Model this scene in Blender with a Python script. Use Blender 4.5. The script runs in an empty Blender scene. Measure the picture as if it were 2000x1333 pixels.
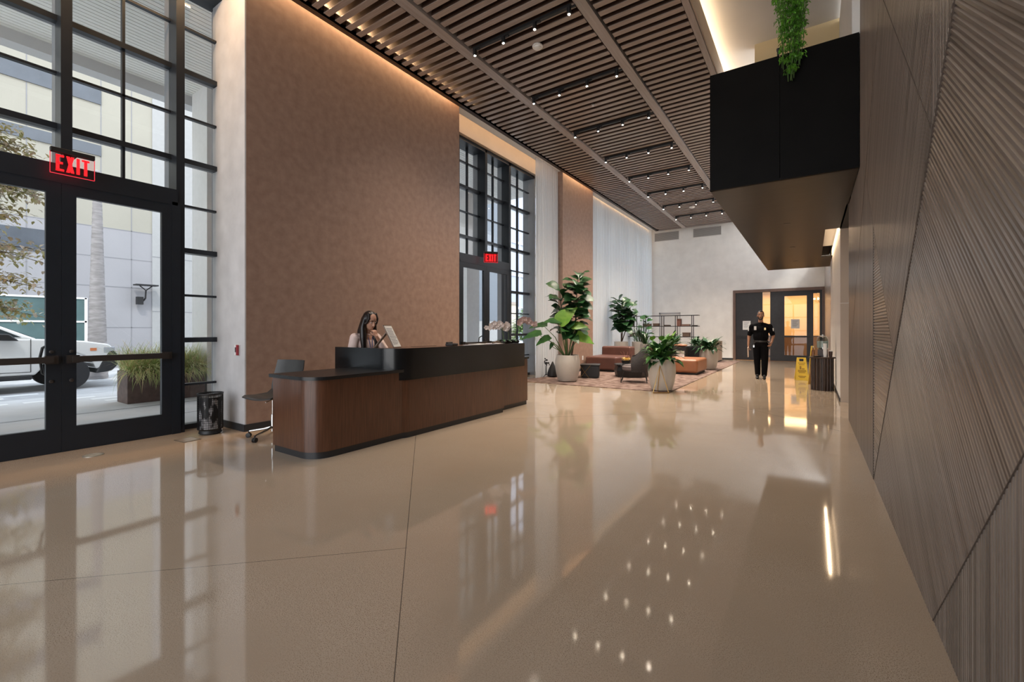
import bpy, bmesh, math, random
from mathutils import Vector, Matrix, Euler
random.seed(7)
R = math.radians
S = bpy.context.scene
COL = S.collection

# ------------------------------------------------------------------ camera
FPX = 868.7
cd = bpy.data.cameras.new('camera'); cam = bpy.data.objects.new('camera', cd); COL.objects.link(cam)
cam.location = (0, 0, 1.3)
cam.rotation_euler = (R(90), 0, R(33.957))
cd.sensor_width = 36; cd.lens = 36*FPX/2000; cd.shift_y = -21.5/2000; cd.clip_start = .05; cd.clip_end = 400
S.camera = cam

# ------------------------------------------------------------------ world, sun, exposure
S.view_settings.view_transform = 'Standard'; S.view_settings.look = 'None'
S.view_settings.gamma = 1; S.view_settings.use_curve_mapping = False
S.view_settings.exposure = 0.65
W = bpy.data.worlds.new('world'); S.world = W; W.use_nodes = True
wn = W.node_tree; bg = wn.nodes['Background']
tc = wn.nodes.new('ShaderNodeTexCoord'); sx = wn.nodes.new('ShaderNodeSeparateXYZ'); cr = wn.nodes.new('ShaderNodeValToRGB')
wn.links.new(tc.outputs['Generated'], sx.inputs[0]); wn.links.new(sx.outputs[2], cr.inputs[0]); wn.links.new(cr.outputs[0], bg.inputs[0])
cr.color_ramp.elements[0].position = .0; cr.color_ramp.elements[0].color = (.95, .95, .95, 1)
cr.color_ramp.elements[1].position = .7; cr.color_ramp.elements[1].color = (.72, .82, .98, 1)
bg.inputs[1].default_value = 2.7
def light(kind, name, loc, energy, color=(1, 1, 1), rot=(0, 0, 0), **k):
    l = bpy.data.lights.new(name, kind); o = bpy.data.objects.new(name, l); COL.objects.link(o)
    o.location = loc; o.rotation_euler = rot; l.energy = energy; l.color = color
    for a, b in k.items(): setattr(l, a, b)
    return o
sun = light('SUN', 'sun', (0, 0, 30), 1.6, (1, .95, .86), (R(20), R(32), 0), angle=R(6))
def area(name, loc, rot, sx_, sy_, energy, color=(1, 1, 1), portal=False, spread=180):
    o = light('AREA', name, loc, energy, color, rot, shape='RECTANGLE', size=sx_, size_y=sy_, spread=R(spread))
    if portal: o.data.cycles.is_portal = True
    return o
# daylight portals (sky light guides in the real window openings)
area('portal_front_window', (-6.95, .4, 2.95), (R(90), 0, R(-90)), 5.2, 5.7, 1, portal=True)
area('portal_desk_window', (-6.95, 9.0, 2.95), (R(90), 0, R(-90)), 5.0, 5.7, 1, portal=True)
area('portal_lounge_window', (-6.95, 17.6, 2.95), (R(90), 0, R(-90)), 7.4, 5.7, 1, portal=True)
area('portal_rear_glazing', (-3.0, -4.1, 3.1), (R(90), 0, R(180)), 6.6, 6.0, 1, portal=True)
WARM = (1, .62, .32)
# cove strips above the left wall: warm LED line in the slot between wall and slatted ceiling
area('cove_strip_plaster', (-5.972, 3.4, 6.10), (0, 0, 0), .03, 7.1, 115, WARM)
area('cove_spill_slats', (-5.90, 3.4, 6.16), (0, R(50), 0), .03, 7.1, 14, WARM)
area('cove_strip_desk_window', (-6.20, 9.2, 6.12), (R(0), R(55), 0), .05, 4.6, 5.5, (1, .70, .45))
area('cove_strip_pier', (-5.972, 12.6, 6.10), (0, 0, 0), .03, 2.0, 32, WARM)
area('cove_strip_lounge', (-6.15, 17.4, 6.12), (R(0), R(45), 0), .05, 7.0, 16, WARM)
# cove on the right edge of the slatted ceiling, shining up at the high ceiling
area('cove_strip_high', (-1.46, 6.5, 6.26), (R(180), R(8), 0), .05, 15.0, 34, (1, .72, .45))
# slot over the white wall under the mezzanine
area('slot_strip', (.30, 12.0, 3.32), (0, R(-35), 0), .03, 4.2, 13, (1, .72, .45))
# warm room behind the far door
area('back_room_lamp', (-1.2, 26.3, 3.27), (0, 0, 0), 3.6, 2.2, 105, (1, .66, .32))

# ------------------------------------------------------------------ helpers
class MB:
    def __init__(s): s.v = []; s.f = []; s.sm = []
    def poly(s, pts, smooth=False):
        i = len(s.v); s.v += [tuple(p) for p in pts]; s.f.append(tuple(range(i, i+len(pts)))); s.sm.append(smooth); return s
    def box(s, x0, x1, y0, y1, z0, z1, M=None):
        P = [Vector((x, y, z)) for x in (x0, x1) for y in (y0, y1) for z in (z0, z1)]
        if M is not None: P = [M @ p for p in P]
        i = len(s.v); s.v += [tuple(p) for p in P]
        for q in ((0, 1, 3, 2), (4, 6, 7, 5), (0, 4, 5, 1), (2, 3, 7, 6), (0, 2, 6, 4), (1, 5, 7, 3)):
            s.f.append(tuple(i+k for k in q)); s.sm.append(False)
        return s
    def prism(s, pts, z0, z1, M=None, smooth=False, caps=True):
        n = len(pts); i = len(s.v)
        P = [Vector((p[0], p[1], z0)) for p in pts]+[Vector((p[0], p[1], z1)) for p in pts]
        if M is not None: P = [M @ p for p in P]
        s.v += [tuple(p) for p in P]
        for k in range(n):
            j = (k+1) % n; s.f.append((i+k, i+j, i+n+j, i+n+k)); s.sm.append(smooth)
        if caps:
            s.f.append(tuple(i+k for k in reversed(range(n)))); s.sm.append(False)
            s.f.append(tuple(i+n+k for k in range(n))); s.sm.append(False)
        return s
    def lathe(s, prof, c=(0, 0, 0), n=24, sx=1, sy=1, M=None, cap=True):
        i = len(s.v); c = Vector(c)
        for r, z in prof:
            for k in range(n):
                a = 2*math.pi*k/n; p = Vector((r*sx*math.cos(a), r*sy*math.sin(a), z))+c
                if M is not None: p = M @ p
                s.v.append(tuple(p))
        for j in range(len(prof)-1):
            for k in range(n):
                q = (k+1) % n
                s.f.append((i+j*n+k, i+j*n+q, i+(j+1)*n+q, i+(j+1)*n+k)); s.sm.append(True)
        if cap:
            s.f.append(tuple(i+k for k in reversed(range(n)))); s.sm.append(False)
            e = i+(len(prof)-1)*n; s.f.append(tuple(e+k for k in range(n))); s.sm.append(False)
        return s
    def tube(s, pts, r, n=8, cap=True):
        pts = [Vector(p) for p in pts]; rs = r if isinstance(r, (list, tuple)) else [r]*len(pts)
        i = len(s.v); prev = None
        for k, p in enumerate(pts):
            t = (pts[min(k+1, len(pts)-1)]-pts[max(k-1, 0)]).normalized()
            if prev is None:
                a = Vector((0, 0, 1)) if abs(t.z) < .9 else Vector((1, 0, 0)); u = t.cross(a).normalized()
            else:
                u = (prev-t*prev.dot(t)).normalized()
            prev = u; w = t.cross(u)
            for q in range(n):
                an = 2*math.pi*q/n; s.v.append(tuple(p+(u*math.cos(an)+w*math.sin(an))*rs[k]))
        for j in range(len(pts)-1):
            for q in range(n):
                b = (q+1) % n; s.f.append((i+j*n+q, i+j*n+b, i+(j+1)*n+b, i+(j+1)*n+q)); s.sm.append(n > 5)
        if cap:
            s.f.append(tuple(i+q for q in reversed(range(n)))); s.sm.append(False)
            e = i+(len(pts)-1)*n; s.f.append(tuple(e+q for q in range(n))); s.sm.append(False)
        return s
    def ball(s, c, r, n=14, m=9, M=None):
        r = r if isinstance(r, (list, tuple)) else (r, r, r)
        prof = [(max(math.sin(math.pi*k/m), .02), -math.cos(math.pi*k/m)) for k in range(m+1)]
        i = len(s.v); c = Vector(c)
        for pr, z in prof:
            for k in range(n):
                a = 2*math.pi*k/n; p = Vector((pr*math.cos(a)*r[0], pr*math.sin(a)*r[1], z*r[2]))
                if M is not None: p = M @ p
                s.v.append(tuple(p+c))
        for j in range(m):
            for k in range(n):
                q = (k+1) % n; s.f.append((i+j*n+k, i+j*n+q, i+(j+1)*n+q, i+(j+1)*n+k)); s.sm.append(True)
        s.f.append(tuple(i+k for k in reversed(range(n)))); s.sm.append(True)
        e = i+m*n; s.f.append(tuple(e+k for k in range(n))); s.sm.append(True)
        return s
    def build(s, name, m, parent=None, bevel=0, seg=2, mods=None):
        me = bpy.data.meshes.new(name); me.from_pydata(s.v, [], s.f)
        me.polygons.foreach_set('use_smooth', s.sm); me.materials.append(m); me.update()
        bm = bmesh.new(); bm.from_mesh(me); bmesh.ops.recalc_face_normals(bm, faces=bm.faces); bm.to_mesh(me); bm.free()
        if any(s.sm): me.set_sharp_from_angle(angle=R(38))
        o = bpy.data.objects.new(name, me); COL.objects.link(o)
        if parent is not None: o.parent = parent
        if bevel:
            b = o.modifiers.new('bevel', 'BEVEL'); b.width = bevel; b.segments = seg; b.limit_method = 'ANGLE'
        return o
def tag(o, label=None, cat=None, group=None, kind=None):
    if label: o['label'] = label
    if cat: o['category'] = cat
    if group: o['group'] = group
    if kind: o['kind'] = kind
    return o
def thing(name, label, cat, loc=(0, 0, 0), rz=0, group=None):
    o = bpy.data.objects.new(name, None); COL.objects.link(o); o.location = loc; o.rotation_euler = (0, 0, rz)
    return tag(o, label, cat, group)
def struct(o, label, cat='structure'): return tag(o, label, cat, None, 'structure')
def dup(root, loc=None, rz=None, label=None):
    r = root.copy(); COL.objects.link(r)
    if loc is not None: r.location = loc
    if rz is not None: r.rotation_euler = (0, 0, rz)
    if label: r['label'] = label
    for ch in root.children:
        c = ch.copy(); COL.objects.link(c); c.parent = r
        for g in ch.children:
            d = g.copy(); COL.objects.link(d); d.parent = c
    return r
def rect_round(x0, x1, y0, y1, r, n=6, which=(1, 1, 1, 1)):
    out = []
    for (cx, cy, a0), w in zip(((x1-r, y0+r, -90), (x1-r, y1-r, 0), (x0+r, y1-r, 90), (x0+r, y0+r, 180)), which):
        if w:
            for k in range(n+1):
                a = R(a0+90*k/n); out.append((cx+r*math.cos(a), cy+r*math.sin(a)))
        else:
            out.append((x1 if a0 in (-90, 0) else x0, y0 if a0 in (-90, 180) else y1))
    return out

# ------------------------------------------------------------------ materials
MATS = {}
def mat(name, col, rough=.5, metal=0, noise=0, nscale=8, bump=0, bscale=60, coat=0, spec=.5, emit=None, estr=0, col2=None, stretch=None, detail=4, nlo=.3, nhi=.7, trans=0, sss=0):
    m = bpy.data.materials.new(name); m.use_nodes = True; nt = m.node_tree; b = nt.nodes['Principled BSDF']
    b.inputs['Base Color'].default_value = (*col, 1); b.inputs['Roughness'].default_value = rough; b.inputs['Metallic'].default_value = metal
    b.inputs['Specular IOR Level'].default_value = spec
    if coat: b.inputs['Coat Weight'].default_value = coat; b.inputs['Coat Roughness'].default_value = .08
    if emit: b.inputs['Emission Color'].default_value = (*emit, 1); b.inputs['Emission Strength'].default_value = estr
    if trans: b.inputs['Transmission Weight'].default_value = trans
    tcn = nt.nodes.new('ShaderNodeTexCoord'); mp = nt.nodes.new('ShaderNodeMapping'); nt.links.new(tcn.outputs['Object'], mp.inputs[0])
    if stretch: mp.inputs['Scale'].default_value = stretch
    if noise or col2:
        n = nt.nodes.new('ShaderNodeTexNoise'); n.inputs['Scale'].default_value = nscale; n.inputs['Detail'].default_value = detail
        r = nt.nodes.new('ShaderNodeValToRGB'); nt.links.new(mp.outputs[0], n.inputs[0]); nt.links.new(n.outputs[0], r.inputs[0])
        c2 = col2 or tuple(min(1, c*(1+noise)) for c in col); c1 = col if col2 else tuple(c*(1-noise) for c in col)
        r.color_ramp.elements[0].position = nlo; r.color_ramp.elements[0].color = (*c1, 1)
        r.color_ramp.elements[1].position = nhi; r.color_ramp.elements[1].color = (*c2, 1)
        nt.links.new(r.outputs[0], b.inputs['Base Color'])
    if bump:
        n2 = nt.nodes.new('ShaderNodeTexNoise'); n2.inputs['Scale'].default_value = bscale; n2.inputs['Detail'].default_value = 3
        bp = nt.nodes.new('ShaderNodeBump'); bp.inputs['Strength'].default_value = bump; bp.inputs['Distance'].default_value = .01
        nt.links.new(mp.outputs[0], n2.inputs[0]); nt.links.new(n2.outputs[0], bp.inputs['Height']); nt.links.new(bp.outputs[0], b.inputs['Normal'])
    MATS[name] = m; return m
def glass(name, tint, gloss=1.0):
    m = bpy.data.materials.new(name); m.use_nodes = True; nt = m.node_tree; nt.nodes.clear()
    o = nt.nodes.new('ShaderNodeOutputMaterial'); t = nt.nodes.new('ShaderNodeBsdfTransparent'); g = nt.nodes.new('ShaderNodeBsdfGlossy')
    g.inputs['Roughness'].default_value = .0; t.inputs[0].default_value = (*tint, 1); g.inputs[0].default_value = (gloss, gloss, gloss, 1)
    f = nt.nodes.new('ShaderNodeFresnel'); f.inputs[0].default_value = 1.45; mx = nt.nodes.new('ShaderNodeMixShader')
    # same surface from both sides
    ge = nt.nodes.new('ShaderNodeNewGeometry'); mr = nt.nodes.new('ShaderNodeMapRange')
    mr.inputs[3].default_value = 1.45; mr.inputs[4].default_value = 1/1.45; nt.links.new(ge.outputs['Backfacing'], mr.inputs[0]); nt.links.new(mr.outputs[0], f.inputs[0])
    nt.links.new(f.outputs[0], mx.inputs[0]); nt.links.new(t.outputs[0], mx.inputs[1]); nt.links.new(g.outputs[0], mx.inputs[2]); nt.links.new(mx.outputs[0], o.inputs[0])
    MATS[name] = m; return m

# polished speckled concrete with two families of saw-cut joints
def floor_mat():
    m = bpy.data.materials.new('polished_concrete'); m.use_nodes = True; nt = m.node_tree; b = nt.nodes['Principled BSDF']
    N = nt.nodes.new; L = nt.links.new
    tcn = N('ShaderNodeTexCoord'); obj = tcn.outputs['Object']
    def noise(sc, det=4):
        n = N('ShaderNodeTexNoise'); n.inputs['Scale'].default_value = sc; n.inputs['Detail'].default_value = det; L(obj, n.inputs[0]); return n.outputs[0]
    def ramp(src, a, ca, b_, cb):
        r = N('ShaderNodeValToRGB'); r.color_ramp.elements[0].position = a; r.color_ramp.elements[0].color = (*ca, 1)
        r.color_ramp.elements[1].position = b_; r.color_ramp.elements[1].color = (*cb, 1); L(src, r.inputs[0]); return r.outputs[0]
    def mul(a, b_):
        x = N('ShaderNodeMix'); x.data_type = 'RGBA'; x.blend_type = 'MULTIPLY'; x.inputs[0].default_value = 1; L(a, x.inputs[6]); L(b_, x.inputs[7]); return x.outputs[2]
    base = ramp(noise(.7), .3, (.47, .37, .272), .7, (.54, .435, .33))
    sp = ramp(noise(230, 2), .36, (.42, .36, .31), .47, (1, 1, 1))
    v = N('ShaderNodeTexVoronoi'); v.inputs['Scale'].default_value = 190; L(obj, v.inputs[0])
    sp2 = ramp(v.outputs['Distance'], .10, (.55, .5, .45), .24, (1, 1, 1))
    lt = ramp(noise(200, 2), .58, (1, 1, 1), .72, (1.18, 1.15, 1.1))
    pm = ramp(noise(1.3, 3), .35, (0, 0, 0), .62, (1, 1, 1)); spx = N('ShaderNodeMix'); spx.data_type = 'RGBA'; L(pm, spx.inputs[0]); spx.inputs[6].default_value = (.88, .86, .84, 1); L(mul(sp, sp2), spx.inputs[7]); c = mul(mul(base, spx.outputs[2]), lt)
    sxyz = N('ShaderNodeSeparateXYZ'); L(obj, sxyz.inputs[0])
    def line(op, const, w=.0033, lo=None, hi=None):
        a = N('ShaderNodeMath'); a.operation = op; L(sxyz.outputs[1], a.inputs[0]); L(sxyz.outputs[0], a.inputs[1])
        s_ = N('ShaderNodeMath'); s_.operation = 'SUBTRACT'; L(a.outputs[0], s_.inputs[0]); s_.inputs[1].default_value = const
        ab = N('ShaderNodeMath'); ab.operation = 'ABSOLUTE'; L(s_.outputs[0], ab.inputs[0])
        lt_ = N('ShaderNodeMath'); lt_.operation = 'LESS_THAN'; L(ab.outputs[0], lt_.inputs[0]); lt_.inputs[1].default_value = w
        out = lt_.outputs[0]
        if lo is not None:
            g = N('ShaderNodeMath'); g.operation = 'LESS_THAN'; L(sxyz.outputs[0], g.inputs[0]); g.inputs[1].default_value = hi
            mm = N('ShaderNodeMath'); mm.operation = 'MULTIPLY'; L(out, mm.inputs[0]); L(g.outputs[0], mm.inputs[1]); out = mm.outputs[0]
        return out
    l1 = line('ADD', -.16); l2 = line('SUBTRACT', 3.85, .003, -10, -2.0); l3 = line('SUBTRACT', 9.05, .004); l4 = line('ADD', 7.4, .004)
    mx = None
    for l in (l1, l2, l3, l4):
        if mx is None: mx = l
        else:
            q = N('ShaderNodeMath'); q.operation = 'MAXIMUM'; L(mx, q.inputs[0]); L(l, q.inputs[1]); mx = q.outputs[0]
    fin = N('ShaderNodeMix'); fin.data_type = 'RGBA'; L(mx, fin.inputs[0]); L(c, fin.inputs[6]); fin.inputs[7].default_value = (.12, .095, .075, 1)
    L(fin.outputs[2], b.inputs['Base Color'])
    rr = N('ShaderNodeMapRange'); L(noise(3, 3), rr.inputs[0]); rr.inputs[3].default_value = .035; rr.inputs[4].default_value = .08; L(rr.outputs[0], b.inputs['Roughness'])
    b.inputs['IOR'].default_value = 1.9
    bp = N('ShaderNodeBump'); bp.inputs['Strength'].default_value = .018; bp.inputs['Distance'].default_value = .05; L(noise(1.6, 1), bp.inputs['Height']); L(bp.outputs[0], b.inputs['Normal'])
    return m
def wood(name, c1, c2, rough=.4, axis='Z', scale=5, spec=.5, coat=0):
    st = {'Z': (14, 14, .7), 'Y': (14, .7, 14), 'X': (.7, 14, 14)}[axis]
    return mat(name, c1, rough, col2=c2, nscale=scale, stretch=st, bump=.04, bscale=scale*3, spec=spec, coat=coat, detail=6)
FLOOR = floor_mat()
PLASTER = mat('brown_plaster', (.25, .153, .112), .5, col2=(.37, .245, .185), nscale=9, bump=.12, bscale=9, detail=4, nlo=.22, nhi=.85)
WHITEPL = mat('pale_plaster', (.78, .765, .735), .6, col2=(.86, .845, .815), nscale=3.0, bump=.1, bscale=12)
WHITE = mat('white_paint', (.72, .70, .67), .6, noise=.02, nscale=2)
GREYW = mat('grey_plaster', (.50, .50, .51), .6, col2=(.60, .60, .61), nscale=4, bump=.05)
PEACH = mat('tan_plaster', (.64, .52, .41), .6, noise=.04, nscale=3)
FRAME = mat('charcoal_aluminium', (.019, .024, .032), .38, metal=.3, noise=.05)
FRAMEOUT = mat('grey_aluminium', (.26, .27, .29), .45, metal=.2, noise=.05)
SLAT = wood('ceiling_wood', (.28, .215, .18), (.36, .29, .25), .27, 'X', 3)
SLAT_SHADE = wood('ceiling_wood_shaded', (.05, .025, .016), (.08, .042, .027), .5, 'X', 3)  # darker copy for slat sides, puts the shade of the gaps into colour
BEAM = wood('beam_wood', (.31, .26, .235), (.38, .33, .305), .27, 'Y', 3)
PLEN = mat('dark_plenum', (.012, .01, .009), .8)
BLACKPANEL = mat('black_metal_panel', (.004, .0035, .0033), .5, metal=0, noise=.3, nscale=2, spec=.08)
UNDER = mat('bronze_soffit', (.008, .0068, .006), .34, metal=0, col2=(.016, .013, .011), nscale=2, stretch=(1, 9, 1), spec=.12)
DESKW = wood('desk_walnut', (.072, .027, .012), (.125, .050, .024), .30, 'Z', 5, coat=.25)
DESKTOP = mat('black_desk_top', (.012, .012, .013), .3, noise=.2)
BAND = mat('black_desk_band', (.006, .0065, .0075), .22, noise=.3, nscale=3, spec=.5)
PLINTH = mat('dark_plinth', (.022, .022, .024), .4)
BASEB = mat('dark_baseboard', (.02, .022, .025), .5)
LEATHER = mat('brown_leather', (.125, .056, .043), .36, noise=.12, nscale=5, bump=.08, bscale=90)
TAN = mat('tan_leather', (.34, .135, .06), .33, noise=.1, nscale=5, bump=.08, bscale=90)
POT = mat('pale_ceramic', (.50, .465, .42), .5, noise=.06, nscale=4, bump=.04)
SOIL = mat('soil', (.03, .02, .014), .9, noise=.4, nscale=50)
def leafmat(name, c1, c2, rough=.35):
    m = mat(name, c1, rough, col2=c2, nscale=7)
    return m
LEAFD = leafmat('dark_leaf', (.012, .045, .016), (.03, .10, .03), .3)
LEAFM = leafmat('mid_leaf', (.03, .11, .02), (.08, .21, .04))
LEAFL = leafmat('light_leaf', (.10, .26, .03), (.22, .38, .06))
LEAFV = leafmat('vine_leaf', (.07, .26, .02), (.20, .48, .05))
STEM = mat('stem_green', (.09, .16, .05), .5, noise=.2)
BARK = mat('bark', (.09, .06, .04), .8, noise=.3, nscale=30)
CHROME = mat('chrome', (.55, .53, .50), .18, metal=1)
BRASS = mat('brass', (.42, .27, .10), .3, metal=1, noise=.1)
BLACK = mat('matte_black', (.012, .012, .013), .45, noise=.2)
DGREY = mat('dark_grey_fabric', (.05, .045, .045), .8, noise=.2, nscale=40)
CHAIRPL = mat('chair_grey_shell', (.045, .047, .048), .35, noise=.1)
PAPER = mat('white_paper', (.75, .75, .74), .6)
REDPL = mat('red_plastic', (.25, .01, .02), .35)
YELLOW = mat('yellow_plastic', (.80, .55, .06), .4, noise=.05)
SKIN = mat('skin', (.50, .26, .17), .5, noise=.05, nscale=6)
SKIN2 = mat('tan_skin', (.34, .17, .10), .5, noise=.05, nscale=6)
HAIR = mat('dark_hair', (.012, .007, .006), .35, noise=.4, nscale=4, stretch=(30, 30, 2))
BLOUSE = mat('pale_pink_blouse', (.78, .60, .54), .7, noise=.08, nscale=14, bump=.2, bscale=18)
UNIFORM = mat('black_uniform', (.004, .004, .005), .85, noise=.3, nscale=10, spec=.08)
GLASS = glass('window_glass', (.88, .90, .90), .85)
CLEAR = glass('clear_glass', (.93, .95, .95))
REDGLOW = mat('exit_red', (.6, .01, .01), .4, emit=(1, .008, .012), estr=1.5)
LAMP = mat('lamp_lens', (1, .9, .7), .3, emit=(1, .85, .65), estr=45)
def sheer():
    m = bpy.data.materials.new('sheer_white'); m.use_nodes = True; nt = m.node_tree; nt.nodes.clear()
    o = nt.nodes.new('ShaderNodeOutputMaterial'); t = nt.nodes.new('ShaderNodeBsdfTransparent'); d = nt.nodes.new('ShaderNodeBsdfDiffuse'); l = nt.nodes.new('ShaderNodeBsdfTranslucent')
    d.inputs[0].default_value = (.90, .90, .90, 1); l.inputs[0].default_value = (.93, .94, .94, 1)
    n = nt.nodes.new('ShaderNodeTexNoise'); n.inputs['Scale'].default_value = 90
    a = nt.nodes.new('ShaderNodeMixShader'); a.inputs[0].default_value = .82; nt.links.new(d.outputs[0], a.inputs[1]); nt.links.new(l.outputs[0], a.inputs[2])
    b = nt.nodes.new('ShaderNodeMixShader'); b.inputs[0].default_value = .68; nt.links.new(t.outputs[0], b.inputs[1]); nt.links.new(a.outputs[0], b.inputs[2])
    nt.links.new(b.outputs[0], o.inputs[0]); return m
SHEER = sheer()

# ------------------------------------------------------------------ room shell
YB = -4.0; YE = 21.5; ZT = 6.4; XR = .50
struct(MB().box(-6.95, 1.0, YB, 28.2, -.2, 0).build('floor', FLOOR), 'polished speckled beige concrete floor of the lobby')
# left wall: plaster panel, its pale return, pier
w = MB().box(-6.9, -6.0, 2.82, 6.97, 0, 6.35); struct(w.build('wall_left', PLASTER), 'brown mottled plaster wall panel behind the reception desk')
struct(MB().box(-6.9, -6.002, 2.805, 2.825, 0, 6.35).build('wall_left', GREYW), 'pale grey end face of the brown wall beside the glass doors')
struct(MB().box(-6.9, -6.0, 11.55, 13.70, 0, 6.35).build('wall_left', PLASTER), 'brown plaster pier between the two white curtains')
struct(MB().box(-6.9, -6.5, YB, 2.8, 5.86, 6.6).build('wall_left', PEACH), 'plaster lintel above the front glass doors')
struct(MB().box(-6.9, -6.55, 6.97, 11.55, 5.75, 6.6).build('wall_left', PEACH), 'tan plaster lintel over the window beside the desk')
struct(MB().box(-6.9, -6.55, 13.7, 21.5, 5.95, 6.6).build('wall_left', PEACH), 'tan plaster lintel over the long curtained window')
struct(MB().box(-6.9, -6.4, 21.3, 21.6, 0, 6.4).build('wall_left', WHITEPL), 'pale corner post at the far end of the left wall')
# white soffit strip between wall and slats
struct(MB().box(-6.6, -6.02, 6.97, 11.55, 6.30, 6.36).build('ceiling', WHITE), 'white ceiling strip above the desk window')
struct(MB().box(-6.6, -6.02, 13.7, 21.5, 6.30, 6.36).build('ceiling', WHITE), 'white ceiling strip above the long curtain')
# white cornice board beside slats along the window bays
for a, b, n in ((6.98, 11.54, 'the desk window'), (13.72, 20.7, 'the long curtain')):
    struct(MB().box(-6.24, -5.96, a, b, 5.93, 5.97).build('trim_1', WHITE), 'white light trough board running above '+n)
# baseboards
struct(MB().box(-6.012, -5.985, 2.80, 6.97, 0, .09).build('baseboard_left', BASEB), 'dark baseboard under the brown wall panel')
struct(MB().box(-6.58, -5.99, 2.79, 2.81, 0, .09).build('baseboard_left', BASEB), 'dark baseboard under the pale wall end face')
struct(MB().box(-6.012, -5.985, 11.55, 13.7, 0, .09).build('baseboard_left', BASEB), 'dark baseboard under the brown pier')
# back wall with openings
bw = MB()
bw.box(-6.5, -6.02, YE, YE+.25, 0, 6.5); bw.box(-5.05, -2.84, YE, YE+.25, 0, 6.5); bw.box(-6.02, -5.05, YE, YE+.25, 2.12, 6.5); bw.box(-2.84, .8, YE, YE+.25, 3.02, 6.5)
struct(bw.build('wall_back', WHITEPL), 'pale textured far end wall of the lobby')
struct(MB().box(-5.05, -2.84, YE-.015, YE, 0, .07).build('baseboard_back', BASEB), 'dark baseboard along the far wall')
# rear wall behind the camera: glazing frame
rw = MB()
for x in (-6.9, -5.6, -4.2, -2.8, -1.4, .1): rw.box(x, x+.1, YB-.1, YB, 0, 6.4)
for z in (0, 1.2, 2.4, 3.6, 4.8, 6.1): rw.box(-6.9, 1, YB-.1, YB, z, z+.08)
struct(rw.build('window_4', FRAME), 'dark glazing grid behind the viewer')
# right side
struct(MB().box(.472, .7, YB, 8.07, 0, ZT).build('wall_right', WHITE), 'wall core behind the slatted wood panels')
struct(MB().box(.74, .8, 8.07, 10.2, 0, 3.2).build('wall_right', WHITEPL), 'recessed wall between the slatted wood wall and the white wall')
w_ = MB().box(.43, .74, 9.985, 14.8, 0, 4.6)
struct(w_.build('wall_right', WHITE), 'white wall beside the drinks table')
struct(MB().box(.432, .74, 9.975, 9.985, .0, 1.78).box(.432, .74, 9.975, 9.985, 1.79, 3.13).build('trim_5', mat('beige_cladding', (.42, .34, .27), .6)), 'beige clad end face of the white wall past the slatted panels')
struct(MB().box(.42, .44, 9.98, 14.8, 0, .07).build('baseboard_right', BASEB), 'dark baseboard under the white wall by the drinks table')
struct(MB().box(.43, .7, 14.8, YE, 0, 4.6).build('wall_right', BEAM), 'brown wood wall beside the far glass doors')
struct(MB().box(.38, .47, 6.33, 9.1, 4.64, ZT).build('wall_right', WHITE), 'pale upper wall above the black mezzanine box')
# high ceiling, right of slats
struct(MB().box(-1.6, .8, YB, YE, 6.45, 6.55).build('ceiling', WHITE), 'high white ceiling over the black mezzanine box')
struct(MB().box(-.85, .42, 9.1, 9.25, 4.64, 6.45).build('wall_back', mat('yellow_beige', (.66, .52, .30), .6)), 'tan wall of the upper floor behind the mezzanine box')
struct(MB().box(-.85, .42, 9.04, 9.1, 4.64, 5.85).build('trim_2', WHITE), 'white parapet band on the upper floor')
struct(MB().box(-7.0, .9, YB, YE, 6.60, 6.8).build('ceiling', PLEN), 'dark roof deck above the slatted ceiling')
# slatted ceiling
ceil = struct(thing('ceiling', None, None), 'slatted brown timber ceiling with long beams')
ZS = 5.85; P0 = -3.9; PITCH = .183; nsl = int((20.62-P0)/PITCH)
TR = [5.60+1.83*k for k in range(8)]
def slats(x0, x1, name):
    m = MB(); d = MB()
    for k in range(nsl):
        y = P0+k*PITCH
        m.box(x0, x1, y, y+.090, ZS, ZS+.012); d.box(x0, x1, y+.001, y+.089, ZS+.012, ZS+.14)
    d.build('slat_shaded_side', SLAT_SHADE, ceil); return m.build(name, SLAT, ceil)
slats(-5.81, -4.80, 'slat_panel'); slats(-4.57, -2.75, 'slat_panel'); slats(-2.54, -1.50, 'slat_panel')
for x0, x1 in ((-4.76, -4.60), (-2.72, -2.565), (-1.485, -1.395)):
    MB().box(x0, x1, P0, 20.62, ZS-.03, ZS+.22).build('beam', BEAM, ceil)
MB().box(-5.95, -5.81, P0, 20.62, ZS-.0, ZS+.03).build('edge_board', mat('edge_dark', (.05, .03, .02), .5), ceil)
MB().box(-5.86, -5.81, P0, 20.62, ZS, ZS+.12).build('edge_board', MATS['edge_dark'], ceil)
MB().box(-5.95, -1.395, 20.62, 20.66, ZS-.02, ZS+.15).build('edge_board', BEAM, ceil)
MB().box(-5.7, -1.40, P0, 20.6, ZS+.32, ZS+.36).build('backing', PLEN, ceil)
MB().box(-1.395, -1.375, P0, 20.6, ZS-.0, ZS+.34).build('edge_board', PEACH, ceil)

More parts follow.
